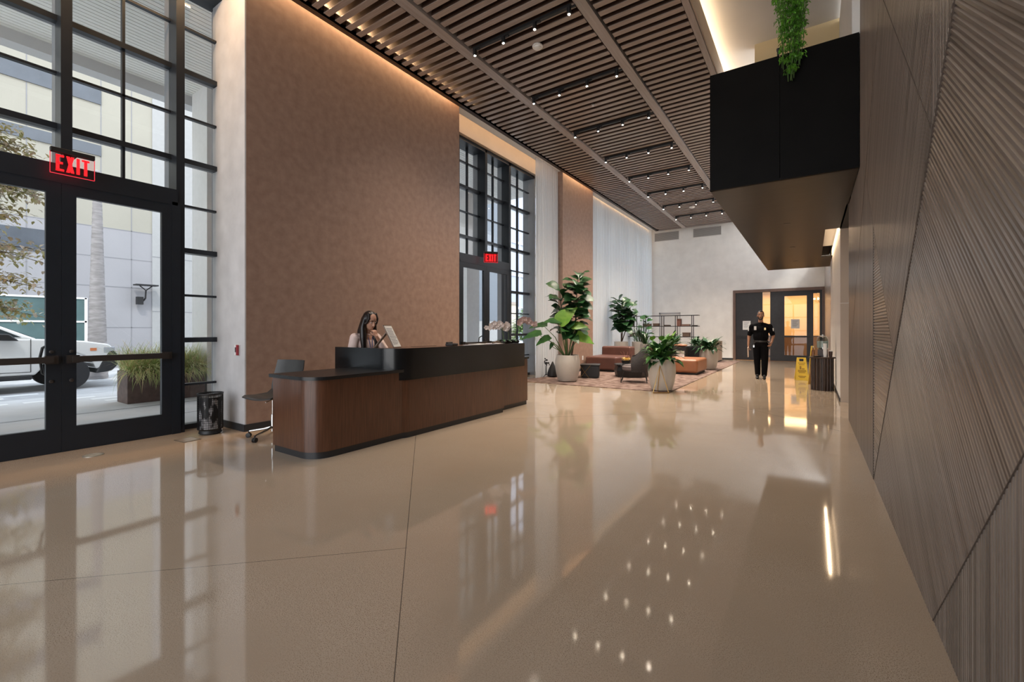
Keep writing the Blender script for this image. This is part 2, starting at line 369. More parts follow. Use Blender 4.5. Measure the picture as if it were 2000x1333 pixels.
# mezzanine box
mz = struct(thing('ceiling', None, None), 'black box of the mezzanine hanging over the right side')
mb = MB().box(-1.11, -.324, 6.32, 6.36, 3.13, 4.65); mb.box(-.318, .4435, 6.32, 6.36, 3.13, 4.65)
mb.build('front_panel', BLACKPANEL, mz)
MB().box(-1.108, .42, 6.345, 15.7, 3.46, 4.64).box(.40, .4435, 6.345, 8.2, 3.14, 4.64).build('core', BLACKPANEL, mz)
so = MB().box(-1.11, .20, 6.34, 15.7, 3.13, 3.16); so.box(.20, .4435, 6.34, 9.9, 3.13, 3.16); so.box(.20, .43, 13.6, 15.7, 3.13, 3.16); so.box(.42, .74, 8.071, 9.98, 3.13, 3.5)
so.box(-1.11, -1.08, 6.36, 15.7, 3.16, 3.5); so.box(.19, .21, 9.9, 13.6, 3.16, 3.46)
so.build('soffit', UNDER, mz)
for y, lab in ((9.0, 'nearest'), (11.6, 'middle'), (14.0, 'farthest')):
    x = -.35
    o = thing('recessed_light', lab+' small round light recessed in the dark mezzanine soffit', 'light', (x, y, 3.13))
    MB().lathe([(.055, -.004), (.055, .0), (.035, .0)], n=20).build('rim', BLACK, o); MB().lathe([(.03, -.003), (.03, 0)], n=16).build('lens', mat('dim_lens', (.3, .22, .15), .3, emit=(1, .7, .4), estr=1.2) if 'dim_lens' not in MATS else MATS['dim_lens'], o)
MB().lathe([(.012, 4.65), (.012, 4.72), (.018, 4.73), (.018, 4.76)], c=(-.34, 6.36, 0), n=12).build('post', BLACK, mz)
struct(MB().box(.21, .43, 9.9, 13.6, 3.40, 3.44).build('trim_3', WHITE), 'pale top of the light slot beside the mezzanine soffit')

# ------------------------------------------------------------------ slatted wood wall
WALLW = mat('grooved_wood', (.10, .077, .062), .28, col2=(.245, .20, .17), nscale=1.1, bump=.05, bscale=40, spec=.5, detail=5)
def groovewood(name, ang):
    m = WALLW.copy(); m.name = name
    for n in m.node_tree.nodes:
        if n.type == 'MAPPING':
            n.vector_type = 'TEXTURE'; n.inputs['Rotation'].default_value = (ang, 0, 0)
            n.inputs['Scale'].default_value = (1, 2.6, 1/34)
    return m
def clip(poly, a, b, c):      # keep a*y+b*z<=c
    out = []
    for i in range(len(poly)):
        p, q = poly[i], poly[(i+1) % len(poly)]
        dp = a*p[0]+b*p[1]-c; dq = a*q[0]+b*q[1]-c
        if dp <= 1e-9: out.append(p)
        if (dp < -1e-9 and dq > 1e-9) or (dp > 1e-9 and dq < -1e-9):
            t = dp/(dp-dq); out.append((p[0]+t*(q[0]-p[0]), p[1]+t*(q[1]-p[1])))
    return out
wr = struct(thing('wall_right', None, None), 'faceted wall of grooved grey-brown wood panels on the right')
def panel(poly, deg, proud, pitch=.0245, depth=.008):
    a = R(deg); n = (-math.sin(a), math.cos(a)); XF = .448-proud; m = MB()
    ss = [p[0]*n[0]+p[1]*n[1] for p in poly]; k0 = math.floor(min(ss)/pitch); k1 = math.ceil(max(ss)/pitch)
    fr = ((0, .48, 0, 0), (.48, .74, 0, 1), (.74, 1.0, 1, 0))
    for k in range(k0, k1):
        for f0, f1, h0, h1 in fr:
            s0, s1 = (k+f0)*pitch, (k+f1)*pitch
            q = clip(clip(poly, n[0], n[1], s1), -n[0], -n[1], -s0)
            if len(q) < 3: continue
            def X(p):
                t = (p[0]*n[0]+p[1]*n[1]-s0)/(s1-s0); return XF+depth*(h0+(h1-h0)*t)
            top = [(X(p), p[0], p[1]) for p in q]; m.poly(top)
            for i in range(len(q)):
                p0, p1 = top[i], top[(i+1) % len(q)]
                mid = ((p0[1]+p1[1])/2, (p0[2]+p1[2])/2)
                sm = mid[0]*n[0]+mid[1]*n[1]
                if s0+1e-5 < sm < s1-1e-5:      # only cut ends
                    m.poly([p0, p1, (.475, p1[1], p1[2]), (.475, p0[1], p0[2])])
    return m.build('wood_panel', groovewood('grooved_wood_%d' % deg, a), wr)
K = (4.49, 3.94); J = (2.70, 2.20); M_ = (5.64, 2.84); Nn = (3.81, 1.125)
P1 = [K, (8.07, .62), (8.07, 6.4), (4.49, 6.4)]
panel(clip(P1, 0, 1, 3.12), 90, .001)
panel(clip(clip(P1, 0, -1, -3.12), 1, 0, 6.28), 90, .001)
panel([M_, (4.98, 2.22), (4.98, 0), (8.07, 0), (8.07, .62)], 90, .003)
panel([(4.98, 2.22), Nn, (4.96, 0)], 0, 0)
panel([K, J, Nn, M_], -54, .003)
panel([K, J, (2.70, 6.4), (4.49, 6.4)], -50, .0)
panel([J, (2.70, 6.4), (-1.7, 6.4)], 90, .003)
panel([(-1.7, 6.4), (4.96, 0), (2.70, 0), (-4, 6.4)], 38, .0)
panel([(2.70, 0), (-4, 0), (-4, 6.4)], 90, -.003)
# smooth edge battens along the proud panels, coloured dark to deepen the groove shade
def batten(p, q, x0, x1, wd=.012):
    d = Vector((0, q[0]-p[0], q[1]-p[1])); n = d.normalized().cross(Vector((1, 0, 0)))*wd/2
    a = Vector((0, p[0], p[1])); b = Vector((0, q[0], q[1])); m = MB()
    pts = [a-n, b-n, b+n, a+n]; i = len(m.v)
    m.v += [(x0, v.y, v.z) for v in pts]+[(x1, v.y, v.z) for v in pts]
    for f in ((0, 1, 2, 3), (4, 7, 6, 5), (0, 4, 5, 1), (1, 5, 6, 2), (2, 6, 7, 3), (3, 7, 4, 0)): m.f.append(tuple(i+k for k in f)); m.sm.append(False)
    m.build('edge_strip', MATS['strip_shade_brown'] if 'strip_shade_brown' in MATS else mat('strip_shade_brown', (.10, .075, .06), .5), wr)
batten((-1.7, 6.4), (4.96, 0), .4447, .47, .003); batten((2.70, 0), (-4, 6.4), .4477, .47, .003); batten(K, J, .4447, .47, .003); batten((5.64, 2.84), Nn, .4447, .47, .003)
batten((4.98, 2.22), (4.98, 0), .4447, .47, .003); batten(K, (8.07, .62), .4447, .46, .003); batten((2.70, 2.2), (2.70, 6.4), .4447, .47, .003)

# ------------------------------------------------------------------ left glazing
XG = -6.82
def window(n, label, y0, y1, mullions, muntins, door=None, ztop=5.85, jamb=True):
    w = struct(thing('window_%d' % n, None, None), label)
    for y in mullions:
        MB().box(-6.86, -6.62, y-.045, y+.045, 0 if not (door and door[0] < y < door[1]) else 3.05, ztop).build('mullion', FRAME, w)
        MB().box(-7.0, -6.86, y-.045, y+.045, 0 if not (door and door[0] < y < door[1]) else 3.05, ztop).build('mullion', FRAMEOUT, w)
    segs = [y0]+list(mullions)+[y1]
    for k in range(11):
        z = .585*k; thick = (k % 2 == 0)
        for a, b in zip(segs[:-1], segs[1:]):
            c = (a+b)/2
            if door and door[0]-.02 < c < door[1]+.02 and z < 3.0: continue
            if thick:
                zz = max(z, .035); m = MB().box(-6.86, -6.77, a, b, zz-.032, zz+.032).build('transom', FRAME, w)
                MB().box(-6.92, -6.86, a, b, zz-.03, zz+.03).build('transom', FRAMEOUT, w)
            else: MB().box(-6.85, -6.79, a, b, z-.014, z+.014).build('muntin', FRAME, w)
    for y in muntins:
        zb = 3.05 if door and door[0] < y < door[1] else 0
        MB().box(-6.85, -6.79, y-.014, y+.014, zb, ztop).build('muntin', FRAME, w)
    if jamb:
        for y in (y0, y1): MB().box(-7.0, -6.62, y-.03, y+.03, 0, ztop).build('jamb', FRAMEOUT if y == y1 else FRAME, w)
    MB().box(-7.0, -6.62, y0, y1, ztop-.08, ztop).build('head', FRAME, w)
    g = MB()
    for a, b in zip(segs[:-1], segs[1:]):
        zb = 3.05 if door and door[0]-.02 < (a+b)/2 < door[1]+.02 else .03
        g.poly([(XG, a, zb), (XG, b, zb), (XG, b, ztop-.05), (XG, a, ztop-.05)])
    g.build('pane', GLASS, w)
    return w
window(1, 'tall black gridded window around the front doors on the left', -2.2, 2.86, (-1.81, -.77, .25, 1.288, 2.325), (-1.3, -.26, .77, 1.81), (.25, 2.325))
window(2, 'tall black gridded window around the second doors behind the desk', 6.6, 11.0, (7.66, 8.70, 9.735), (7.13, 8.20, 9.23, 10.38), (7.66, 9.735), ztop=5.73)
window(3, 'window grid behind the sheer curtain beside the brown pier', 11.03, 11.55, (), (), ztop=5.73, jamb=False)
window(5, 'long window grid behind the far white curtain', 13.7, 21.4, (14.8, 15.85, 16.9, 17.95, 19.0, 20.05), (), ztop=5.9)
def doorset(n, yc, label):
    d = struct(thing('door_%d' % n, None, None), label)
    y0, y1 = yc-.995, yc+.995
    MB().box(-6.86, -6.60, y0-.05, y1+.05, 2.86, 3.06).build('header', FRAME, d)
    for y in (y0-.04, y1+.04): MB().box(-6.86, -6.60, y-.05, y+.04, 0, 2.9).build('frame', FRAME, d)
    for s in (-1, 1):
        a, b = (yc+.0015, y1) if s > 0 else (y0, yc-.0015)
        lf = MB(); X0, X1 = -6.66, -6.605
        lf.box(X0, X1, a, a+.115, .002, 2.86); lf.box(X0, X1, b-.115, b, .002, 2.86)
        lf.box(X0, X1, a+.115, b-.115, .002, .262); lf.box(X0, X1, a+.115, b-.115, 2.745, 2.86)
        l = lf.build('door_leaf', FRAME, d)
        MB().poly([(-6.63, a+.11, .25), (-6.63, b-.11, .25), (-6.63, b-.11, 2.75), (-6.63, a+.11, 2.75)]).build('glass_pane', GLASS, l)
        pb = MB().box(-6.56, -6.52, a+.07, b-.07, .955, 1.02)
        pb.box(-6.605, -6.55, a+.03, a+.13, .945, 1.03); pb.box(-6.605, -6.55, b-.13, b-.03, .945, 1.03)
        pb.build('push_bar', mat('bronze_bar', (.07, .06, .055), .35, metal=.6) if 'bronze_bar' not in MATS else MATS['bronze_bar'], l)
        hy = a+.115 if s > 0 else b-.115
        MB().tube([(-6.66, hy-s*.05, .80), (-6.72, hy-s*.05, .80), (-6.75, hy, .84), (-6.75, hy+s*.02, 1.0), (-6.75, hy, 1.11), (-6.72, hy-s*.05, 1.15), (-6.66, hy-s*.05, 1.15)], .013).build('pull_handle', BLACK, l)
        bt = MB()
        for z in (.76, 1.07):
            M = Matrix.Translation((-6.60, hy-s*.04, z)) @ Matrix.Rotation(R(90), 4, 'Y'); bt.lathe([(.018, -.006), (.018, .005), (.010, .009)], n=12, M=M)
        bt.build('bolt_cap', MATS['bronze_bar'], l)
    return d
doorset(1, 1.245, 'black framed double glass doors at the left'); doorset(2, 8.70, 'black framed double glass doors behind the reception desk')
# exit signs
def letters(M, h, t, par, m):
    wl = h*.36; th = h*.15
    L = MB()
    def bar(x0, x1, z0, z1): L.box(x0, x1, -t, t, z0, z1, M)
    x = -2.15*wl
    bar(x, x+th, 0, h); bar(x, x+wl, 0, th*.8); bar(x, x+wl*.85, h/2-th*.4, h/2+th*.4); bar(x, x+wl, h-th*.8, h)
    x += wl*1.3
    for sgn in (1, -1):
        a = (x+(wl-th if sgn < 0 else 0)); b = (x+(wl-th if sgn > 0 else 0))
        P = [(a, 0), (a+th, 0), (b+th, h), (b, h)]
        i = len(L.v); L.v += [tuple(M @ Vector((p[0], -t*(1.0+.1*sgn), p[1]))) for p in P]+[tuple(M @ Vector((p[0], t*(1.0+.1*sgn), p[1]))) for p in P]
        for f in ((0, 1, 2, 3), (4, 7, 6, 5), (0, 4, 5, 1), (1, 5, 6, 2), (2, 6, 7, 3), (3, 7, 4, 0)): L.f.append(tuple(i+q for q in f)); L.sm.append(False)
    x += wl*1.3; bar(x, x+th, 0, h)
    x += th+wl*.28; bar(x, x+wl, h-th*.8, h); bar(x+wl/2-th/2, x+wl/2+th/2, 0, h)
    return L.build('lettering', m, par)
def exit_sign(loc, rz, label, backlit=False):
    s = thing('exit_sign', label, 'exit sign', loc, rz)
    MB().box(-.17, .17, -.025, .025, .215, .262).build('housing', BLACK, s, bevel=.004)
    MB().box(-.05, .05, .02, .19, .235, .258).build('mount', BLACK, s)
    MB().box(-.168, .168, -.004, .004, 0, .215).build('clear_panel', glass('red_clear', (.96, .84, .84)) if not backlit else mat('red_panel', (.22, .012, .018), .4, emit=(1, .03, .04), estr=.04), s)
    e = MB().box(-.17, .17, -.005, .005, -.004, .001); e.box(-.172, -.168, -.005, .005, 0, .215); e.box(.168, .172, -.005, .005, 0, .215); e.build('edge_glow', mat('red_edge', (.4, .02, .03), .4, emit=(1, .05, .08), estr=.5) if 'red_edge' not in MATS else MATS['red_edge'], s)
    letters(Matrix.Translation((0, -.006, .03)), .165, .003, s, REDGLOW)
    return s
exit_sign((-6.44, 1.30, 2.915), R(90), 'red EXIT sign hanging over the front glass doors at left')
es = exit_sign((-6.42, 8.62, 2.93), R(50), 'red EXIT sign over the second glass doors behind the desk', True)
# fire alarm pull beside front window
fa = thing('fire_alarm_pull', 'small red and white fire alarm pull on the pale wall end', 'fire alarm', (-6.18, 2.80, 1.04))
MB().box(-.065, .055, -.012, .005, -.068, .068).build('backplate', PAPER, fa, bevel=.004)
MB().box(.005, .060, -.026, -.012, -.068, .068).build('pull_box', REDPL, fa, bevel=.004)
MB().box(-.045, -.018, -.015, -.012, -.03, .035).build('symbol_label', BLACK, fa)

# curtains
def curtain(name, label, x, y0, y1, z1, folds, amp=.045):
    n = int((y1-y0)/.012); rows = (0.0, z1*.5, z1); m = MB(); random.seed(int(y0*10))
    ph = [random.uniform(.7, 1.4) for _ in range(folds+2)]
    prev = None
    X = []
    for k in range(n+1):
        t = k/n*folds; i = int(t); f = t-i
        X.append((x+amp*ph[i]*math.sin(2*math.pi*f)+.012*math.sin(9*math.pi*f), y0+(y1-y0)*k/n))
    b = len(m.v)
    for z in rows:
        for p in X: m.v.append((x+(p[0]-x)*(1 if z < z1 else .6), p[1], z+.015))
    for r in range(len(rows)-1):
        for k in range(n): m.f.append((b+r*(n+1)+k, b+r*(n+1)+k+1, b+(r+1)*(n+1)+k+1, b+(r+1)*(n+1)+k)); m.sm.append(True)
    o = m.build(name, SHEER); tag(o, label, 'curtain'); return o
curtain('sheer_curtain', 'narrow white sheer curtain between black window and brown pier', -6.13, 10.22, 11.50, 6.15, 12)
curtain('sheer_curtain', 'wide white sheer curtain across the far lounge window', -6.30, 13.74, 21.2, 6.00, 54)
tag(MB().box(-6.20, -6.06, 10.2, 11.54, 6.17, 6.20).build('curtain_rail', WHITE), 'white rail holding the narrow sheer curtain', 'curtain rail')
tag(MB().box(-6.40, -6.22, 13.71, 21.2, 6.07, 6.10).build('curtain_rail', WHITE), 'long white rail holding the wide sheer curtain', 'curtain rail')

# ------------------------------------------------------------------ back wall door and room behind
d3 = struct(thing('door_3', None, None), 'dark doors with glass at the far end of the lobby')
Y3 = YE+.05
fr = MB().box(-2.84, .43, YE-.04, YE+.28, 2.90, 3.02); fr.box(-2.84, -2.74, YE-.04, YE+.28, 0, 2.90); fr.box(.35, .43, YE-.04, YE+.28, 0, 2.90)
fr.build('frame', wood('frame_wood', (.12, .07, .05), (.17, .10, .075), .4), d3)
DARKD = mat('dark_door', (.016, .014, .015), .4, noise=.2)
def X3(u0, u1, z0, z1, mt, name, y0=Y3, y1=Y3+.06, par=d3): return MB().box(u0, u1, y0, y1, z0, z1).build(name, mt, par)
X3(-2.74, -1.72, .01, 2.90, DARKD, 'door_leaf')
X3(-1.44, -1.00, .01, 2.90, DARKD, 'door_leaf')
lf = MB(); lf.box(-1.0, -.93, Y3, Y3+.06, .01, 2.83); lf.box(-.16, .06, Y3, Y3+.06, .01, 2.83); lf.box(-.93, -.16, Y3, Y3+.06, .01, .26); lf.box(-.93, -.16, Y3, Y3+.06, 2.70, 2.83); lf.box(.27, .35, Y3, Y3+.06, .01, 2.83); lf.box(.06, .27, Y3, Y3+.06, 2.78, 2.83)
lf.box(-1.0, .35, Y3, Y3+.06, 2.83, 2.90)
dl = lf.build('door_leaf', DARKD, d3)
X3(-.93, .0, 1.0, 1.06, BLACK, 'push_bar', Y3-.05, Y3)
X3(-2.6, -1.85, 1.0, 1.06, BLACK, 'push_bar', Y3-.05, Y3)
MB().poly([(-.93, Y3+.03, .26), (-.16, Y3+.03, .26), (-.16, Y3+.03, 2.7), (-.93, Y3+.03, 2.7)]).build('glass_pane', CLEAR, d3)
MB().poly([(.06, Y3+.03, .02), (.27, Y3+.03, .02), (.27, Y3+.03, 2.78), (.06, Y3+.03, 2.78)]).build('glass_pane', CLEAR, d3)
MB().poly([(-1.72, Y3+.03, .02), (-1.44, Y3+.03, .02), (-1.44, Y3+.03, 2.9), (-1.72, Y3+.03, 2.9)]).build('glass_pane', CLEAR, d3)
for x, z, lab in ((-2.32, 1.50, 'pale notice taped to the dark far door'), (-.55, 1.55, 'white notice taped to the glass of the far door')):
    o = thing('paper_notice', lab, 'notice', (x, Y3-.004, z))
    MB().box(-.15, .15, -.002, .002, -.19, .19).build('sheet', PAPER, o)
    ln = MB()
    for k in range(6): ln.box(-.10, .10-.03*(k % 3), -.004, -.002, .12-.045*k, .135-.045*k)
    ln.build('print_lines', mat('grey_ink', (.25, .25, .28), .6) if 'grey_ink' not in MATS else MATS['grey_ink'], o)
# room behind
RW = mat('warm_wall', (.70, .50, .28), .6, noise=.03)
struct(MB().box(-4.5, 2.5, 27.9, 28.0, 0, 3.5).build('wall_back', RW), 'warm yellow wall of the room behind the far doors')
struct(MB().box(-4.5, 2.5, YE+.25, 28, 3.3, 3.4).build('ceiling', WHITE), 'white ceiling of the room behind the far doors')
struct(MB().box(-4.6, -4.5, YE+.25, 28, 0, 3.4).build('wall_left', RW), 'left wall of the warm room behind the far doors')
struct(MB().box(1.6, 1.7, YE+.25, 28, 0, 3.4).build('wall_right', RW), 'right wall of the warm room behind the far doors')
bc = thing('bar_counter', 'wooden counter seen through the far glass doors', 'counter', (-.2, 25.6, 0))
MB().box(-1.6, 1.5, -.3, .3, .05, .98).build('cabinet', wood('amber_wood', (.20, .085, .025), (.32, .15, .05), .4), bc); MB().box(-1.65, 1.55, -.36, .34, .98, 1.03).build('counter_top', mat('dark_counter', (.07, .03, .015), .3), bc); MB().box(-1.58, 1.48, -.28, .28, 0, .05).build('plinth', PLINTH, bc)
ch = thing('chandelier', 'brass chandelier seen through the far glass doors', 'chandelier', (.38, 24.0, 2.6))
MB().tube([(0, 0, .7), (0, 0, 0)], .008).build('rod', BRASS, ch)
for k in range(6):
    a = k*math.pi/3; c_, s_ = math.cos(a), math.sin(a)
    MB().tube([(0, 0, .02), (.12*c_, .12*s_, -.08), (.24*c_, .24*s_, -.02), (.27*c_, .27*s_, .05)], .007).build('arm', BRASS, ch)
    MB().ball((.27*c_, .27*s_, .09), .035).build('bulb', mat('warm_bulb', (1, .8, .5), .3, emit=(1, .75, .4), estr=8) if 'warm_bulb' not in MATS else MATS['warm_bulb'], ch)
# plain white door in back wall
d4 = struct(thing('door_4', None, None), 'plain white door in the far wall behind the shelf')
MB().box(-5.96, -5.08, YE+.02, YE+.07, .01, 2.06).build('door_leaf', WHITE, d4)
f4 = MB().box(-6.02, -5.96, YE-.01, YE+.1, 0, 2.12); f4.box(-5.08, -5.05, YE-.01, YE+.1, 0, 2.12); f4.box(-6.02, -5.05, YE-.01, YE+.1, 2.06, 2.12); f4.build('frame', mat('grey_frame', (.42, .42, .43), .5), d4)
MB().tube([(-5.86, YE, 1.0), (-5.86, YE-.05, 1.0), (-5.76, YE-.05, 1.0)], .010).build('door_handle', CHROME, d4)
# vents
for x0, x1, lab in ((-6.25, -5.1, 'left pale slotted air vent high on the far wall'), (-4.5, -3.3, 'right pale slotted air vent high on the far wall')):
    o = thing('air_vent', lab, 'vent', ((x0+x1)/2, YE-.01, 5.72)); wv = (x1-x0)/2
    f = MB().box(-wv, wv, -.01, .01, .19, .21); f.box(-wv, wv, -.01, .01, -.21, -.19); f.box(-wv, -wv+.02, -.01, .01, -.21, .21); f.box(wv-.02, wv, -.01, .01, -.21, .21); f.build('frame', WHITE, o)
    s_ = MB()
    for k in range(9): s_.box(-wv+.02, wv-.02, -.006, .006, -.185+.042*k, -.165+.042*k)
    s_.build('slat', mat('vent_grey', (.42, .40, .38), .5) if 'vent_grey' not in MATS else MATS['vent_grey'], o)
    MB().box(-wv, wv, .006, .009, -.2, .2).build('backing', mat('vent_dark', (.22, .21, .2), .6) if 'vent_dark' not in MATS else MATS['vent_dark'], o)

# ------------------------------------------------------------------ ceiling fittings
ORD = ['nearest', 'second nearest', 'third nearest', 'fourth nearest', 'fifth nearest', 'sixth nearest', 'seventh nearest', 'farthest']
for k, y in enumerate(TR):
    o = thing('track_light', ORD[k]+' of the black four-lamp tracks under the slatted ceiling', 'track light', (-3.65, y, 5.79), 0, 'track lights on the slatted ceiling')
    MB().box(-.87, .87, -.026, .026, .015, .055).build('track', BLACK, o)
    for j in range(4):
        x = -.84+.56*j
        h = MB().lathe([(.006, .0), (.028, -.002), (.032, .02)], c=(x, 0, -.075), n=14); h.lathe([(.032, 0), (.032, .075), (.02, .085)], c=(x, 0, -.055), n=14); h.box(x+.04, x+.10, -.014, .014, -.005, .02)
        hd = h.build('spot_head', BLACK, o)
        MB().lathe([(.017, -.002), (.017, .004)], c=(x, 0, -.078), n=14).build('lens', LAMP, hd)
        light('SPOT', 'spot_lamp', (-3.65+x, y, 5.706), 120 if k < 4 else 190, (1, .86, .72), spot_size=R(110), spot_blend=1.0, shadow_soft_size=.015)
def smoke(loc, r, lab):
    o = thing('smoke_detector', lab, 'smoke detector', loc)
    MB().lathe([(r*.9, 0), (r, -.012), (r*.97, -.03)], n=24).build('base', WHITE, o); MB().lathe([(r*.75, -.03), (r*.72, -.05), (r*.4, -.062), (.01, -.064)], n=24).build('sensor_cap', WHITE, o)
smoke((-3.63, 6.12, ZS), .085, 'large white round detector on the slatted ceiling between the first two tracks')
smoke((-3.65, 17.3, ZS), .10, 'far white round detector on the slatted ceiling above the lounge')
o = thing('sprinkler_head', 'small silver sprinkler head under the slatted ceiling', 'sprinkler', (-3.65, 8.33, ZS)); MB().lathe([(.03, 0), (.03, -.008), (.012, -.012), (.012, -.035)], n=14).build('stem', CHROME, o); MB().lathe([(.028, -.035), (.028, -.039)], n=14).build('deflector', CHROME, o)

# ------------------------------------------------------------------ reception desk
dk = thing('reception_desk', 'long walnut reception desk with black raised counter', 'reception desk')
cab = MB().prism(rect_round(-4.80, -4.06, 2.53, 3.75, .22, 8, (1, 0, 0, 0)), .07, .795, smooth=True); cab.build('low_cabinet', DESKW, dk)
MB().prism(rect_round(-4.79, -4.075, 2.545, 3.75, .21, 8, (1, 0, 0, 0)), 0, .07, smooth=True).build('plinth', PLINTH, dk)
MB().prism(rect_round(-4.83, -4.03, 2.50, 3.72, .24, 8, (1, 0, 0, 0)), .795, .83, smooth=True).build('low_worktop', DESKTOP, dk)
MB().prism(rect_round(-4.55, -4.03, 3.58, 5.76, .20, 8, (1, 0, 0, 0)), .07, .72, smooth=True).build('main_cabinet', DESKW, dk)
MB().prism(rect_round(-4.54, -4.045, 3.60, 5.75, .19, 8, (1, 0, 0, 0)), 0, .07, smooth=True).build('plinth', PLINTH, dk)
MB().box(-4.75, -4.13, 5.76, 6.62, .07, .80).build('end_cabinet', DESKW, dk); MB().box(-4.74, -4.145, 5.76, 6.61, 0, .07).build('plinth', PLINTH, dk)
MB().box(-4.78, -4.11, 6.32, 6.64, .80, .83).build('low_worktop', DESKTOP, dk)
def path_wall(pts, th, z0, z1):
    n = len(pts); L_, R_ = [], []
    for k, p in enumerate(pts):
        a = Vector(pts[max(k-1, 0)]); b = Vector(pts[min(k+1, n-1)]); t = (b-a).normalized(); nn = Vector((-t.y, t.x))*th
        L_.append(p); R_.append((p[0]+nn.x, p[1]+nn.y))
    m = MB(); m.prism(L_+R_[::-1], z0, z1, smooth=True); return m
arc = [(-4.28+.28*math.cos(R(a)), 3.80+.28*math.sin(R(a))) for a in range(-90, 1, 9)]
path_wall([(-5.15, 3.52)]+arc+[(-4.0, 6.32)], .05, .70, 1.08).build('black_band', BAND, dk)
MB().prism(rect_round(-4.42, -4.045, 3.57, 6.32, .22, 8, (1, 0, 0, 0)), 1.04, 1.076, smooth=True).build('counter_top', DESKW, dk)
MB().box(-4.72, -4.42, 3.58, 6.3, .70, .74).build('staff_worktop', DESKTOP, dk)
MB().box(-4.10, -4.045, 3.85, 6.28, .72, 1.05).build('inner_panel', BAND, dk)

# things on the counter
sg = thing('counter_sign', 'white notice in tilted wooden stand on the reception counter', 'sign', (-4.27, 3.80, 1.078), R(24))
Mt = Matrix.Rotation(R(-27), 4, 'Y')
MB().box(-.010, .0, -.11, .11, .0, .32, Mt).build('board', wood('stand_wood', (.10, .05, .025), (.16, .08, .04), .4), sg)
MB().box(.001, .004, -.10, .10, .015, .305, Mt).build('notice_sheet', PAPER, sg)
tx = MB(); random.seed(3)
for k in range(11): tx.box(.005, .006, -.085, .085-.05*random.random(), .26-.021*k, .268-.021*k, Mt)
tx.build('print_lines', MATS['grey_ink'], sg)
MB().box(-.01, .0, -.03, .03, -.0, .26, Matrix.Translation((-.30, 0, 0)) @ Matrix.Rotation(R(40), 4, 'Y')).build('prop_leg', MATS['stand_wood'], sg)
o = thing('card_reader', 'small black card reader on the reception counter', 'card reader', (-4.2, 4.72, 1.0765), R(15))
MB().box(-.06, .06, -.085, .085, 0, .035).build('body', BLACK, o, bevel=.01); MB().box(-.045, .035, -.07, .05, .034, .038).build('screen', mat('dim_screen', (.05, .055, .06), .15), o)
MB().box(-.055, -.02, -.08, .08, .03, .055).build('cable_hump', BLACK, o, bevel=.008)
tag(MB().box(-4.39, -4.16, 5.75, 5.97, 1.078, 1.084).build('paper_sheet', PAPER), 'white sheet of paper lying on the counter beside the orchids', 'paper')
tag(MB().box(-4.38, -4.18, 5.30, 5.58, 1.078, 1.084).build('paper_sheet', PAPER), 'white sheet on the counter nearer the card reader', 'paper')
o = thing('wall_outlet', 'white outlet plate low on the brown wall behind the desk', 'outlet', (-5.995, 6.55, .93)); MB().box(-.006, .006, -.04, .04, -.065, .065).build('plate', PAPER, o, bevel=.002); MB().box(.006, .009, -.018, .018, -.03, .03).build('socket', WHITE, o)
o = thing('wall_outlet', 'white outlet plate low on the brown pier in the lounge', 'outlet', (-5.995, 12.9, .42)); MB().box(-.006, .006, -.04, .04, -.065, .065).build('plate', PAPER, o, bevel=.002); MB().box(.006, .009, -.018, .018, -.03, .03).build('socket', WHITE, o)

# ------------------------------------------------------------------ plants
def leaf(m, base, d, length, width, bend=.3, fold=.25, shape='oval', n=7, up=Vector((0, 0, 1)), roll=0):
    d = Vector(d).normalized(); side = d.cross(Vector(up))
    if side.length < .05: side = d.cross(Vector((1, 0, 0)))
    side.normalize()
    if roll: side = (Matrix.Rotation(roll, 3, d) @ side)
    nm = side.cross(d).normalized(); p = Vector(base); a = len(m.v)
    for k in range(n+1):
        t = k/n
        if shape == 'oval': w = math.sin(math.pi*t**.85)
        elif shape == 'fiddle': w = .55*math.sin(math.pi*min(1, t*1.25))*(t < .8)*(1-t)+(math.sin(math.pi*t**1.45))
        elif shape == 'heart': w = math.sin(math.pi*min(1, .12+.88*t)**.62)*1.02
        elif shape == 'arrow': w = (1-t)**.7*(1 if t > .0 else .8)
        elif shape == 'blade': w = (1-t)**.6*(.5+.5*min(1, t*6))
        w = max(w, .02)*width/2
        dirk = (d*math.cos(bend*t*1.6)-nm*math.sin(bend*t*1.6)).normalized(); n2 = side.cross(dirk)
        rip = .03*width*math.sin(k*2.3)
        m.v.append(tuple(p-side*w+n2*(fold*w+rip))); m.v.append(tuple(p)); m.v.append(tuple(p+side*w+n2*(fold*w-rip)))
        p = p+dirk*(length/n)
    for k in range(n):
        i = a+3*k
        m.f += [(i, i+3, i+4, i+1), (i+1, i+4, i+5, i+2)]; m.sm += [True, True]
    return m
POTPROF = lambda r, h: [(r*.60, 0), (r*.74, .02), (r*.90, h*.28), (r*1.0, h*.58), (r*.98, h*.80), (r*.88, h), (r*.82, h), (r*.80, h-.06)]
def pot(par, r, h, m=POT):
    MB().lathe(POTPROF(r, h), n=36).build('pot', m, par); MB().lathe([(r*.8, h-.07), (r*.3, h-.05), (.01, h-.045)], n=24).build('soil', SOIL, par)
def rnd(a, b): return random.uniform(a, b)
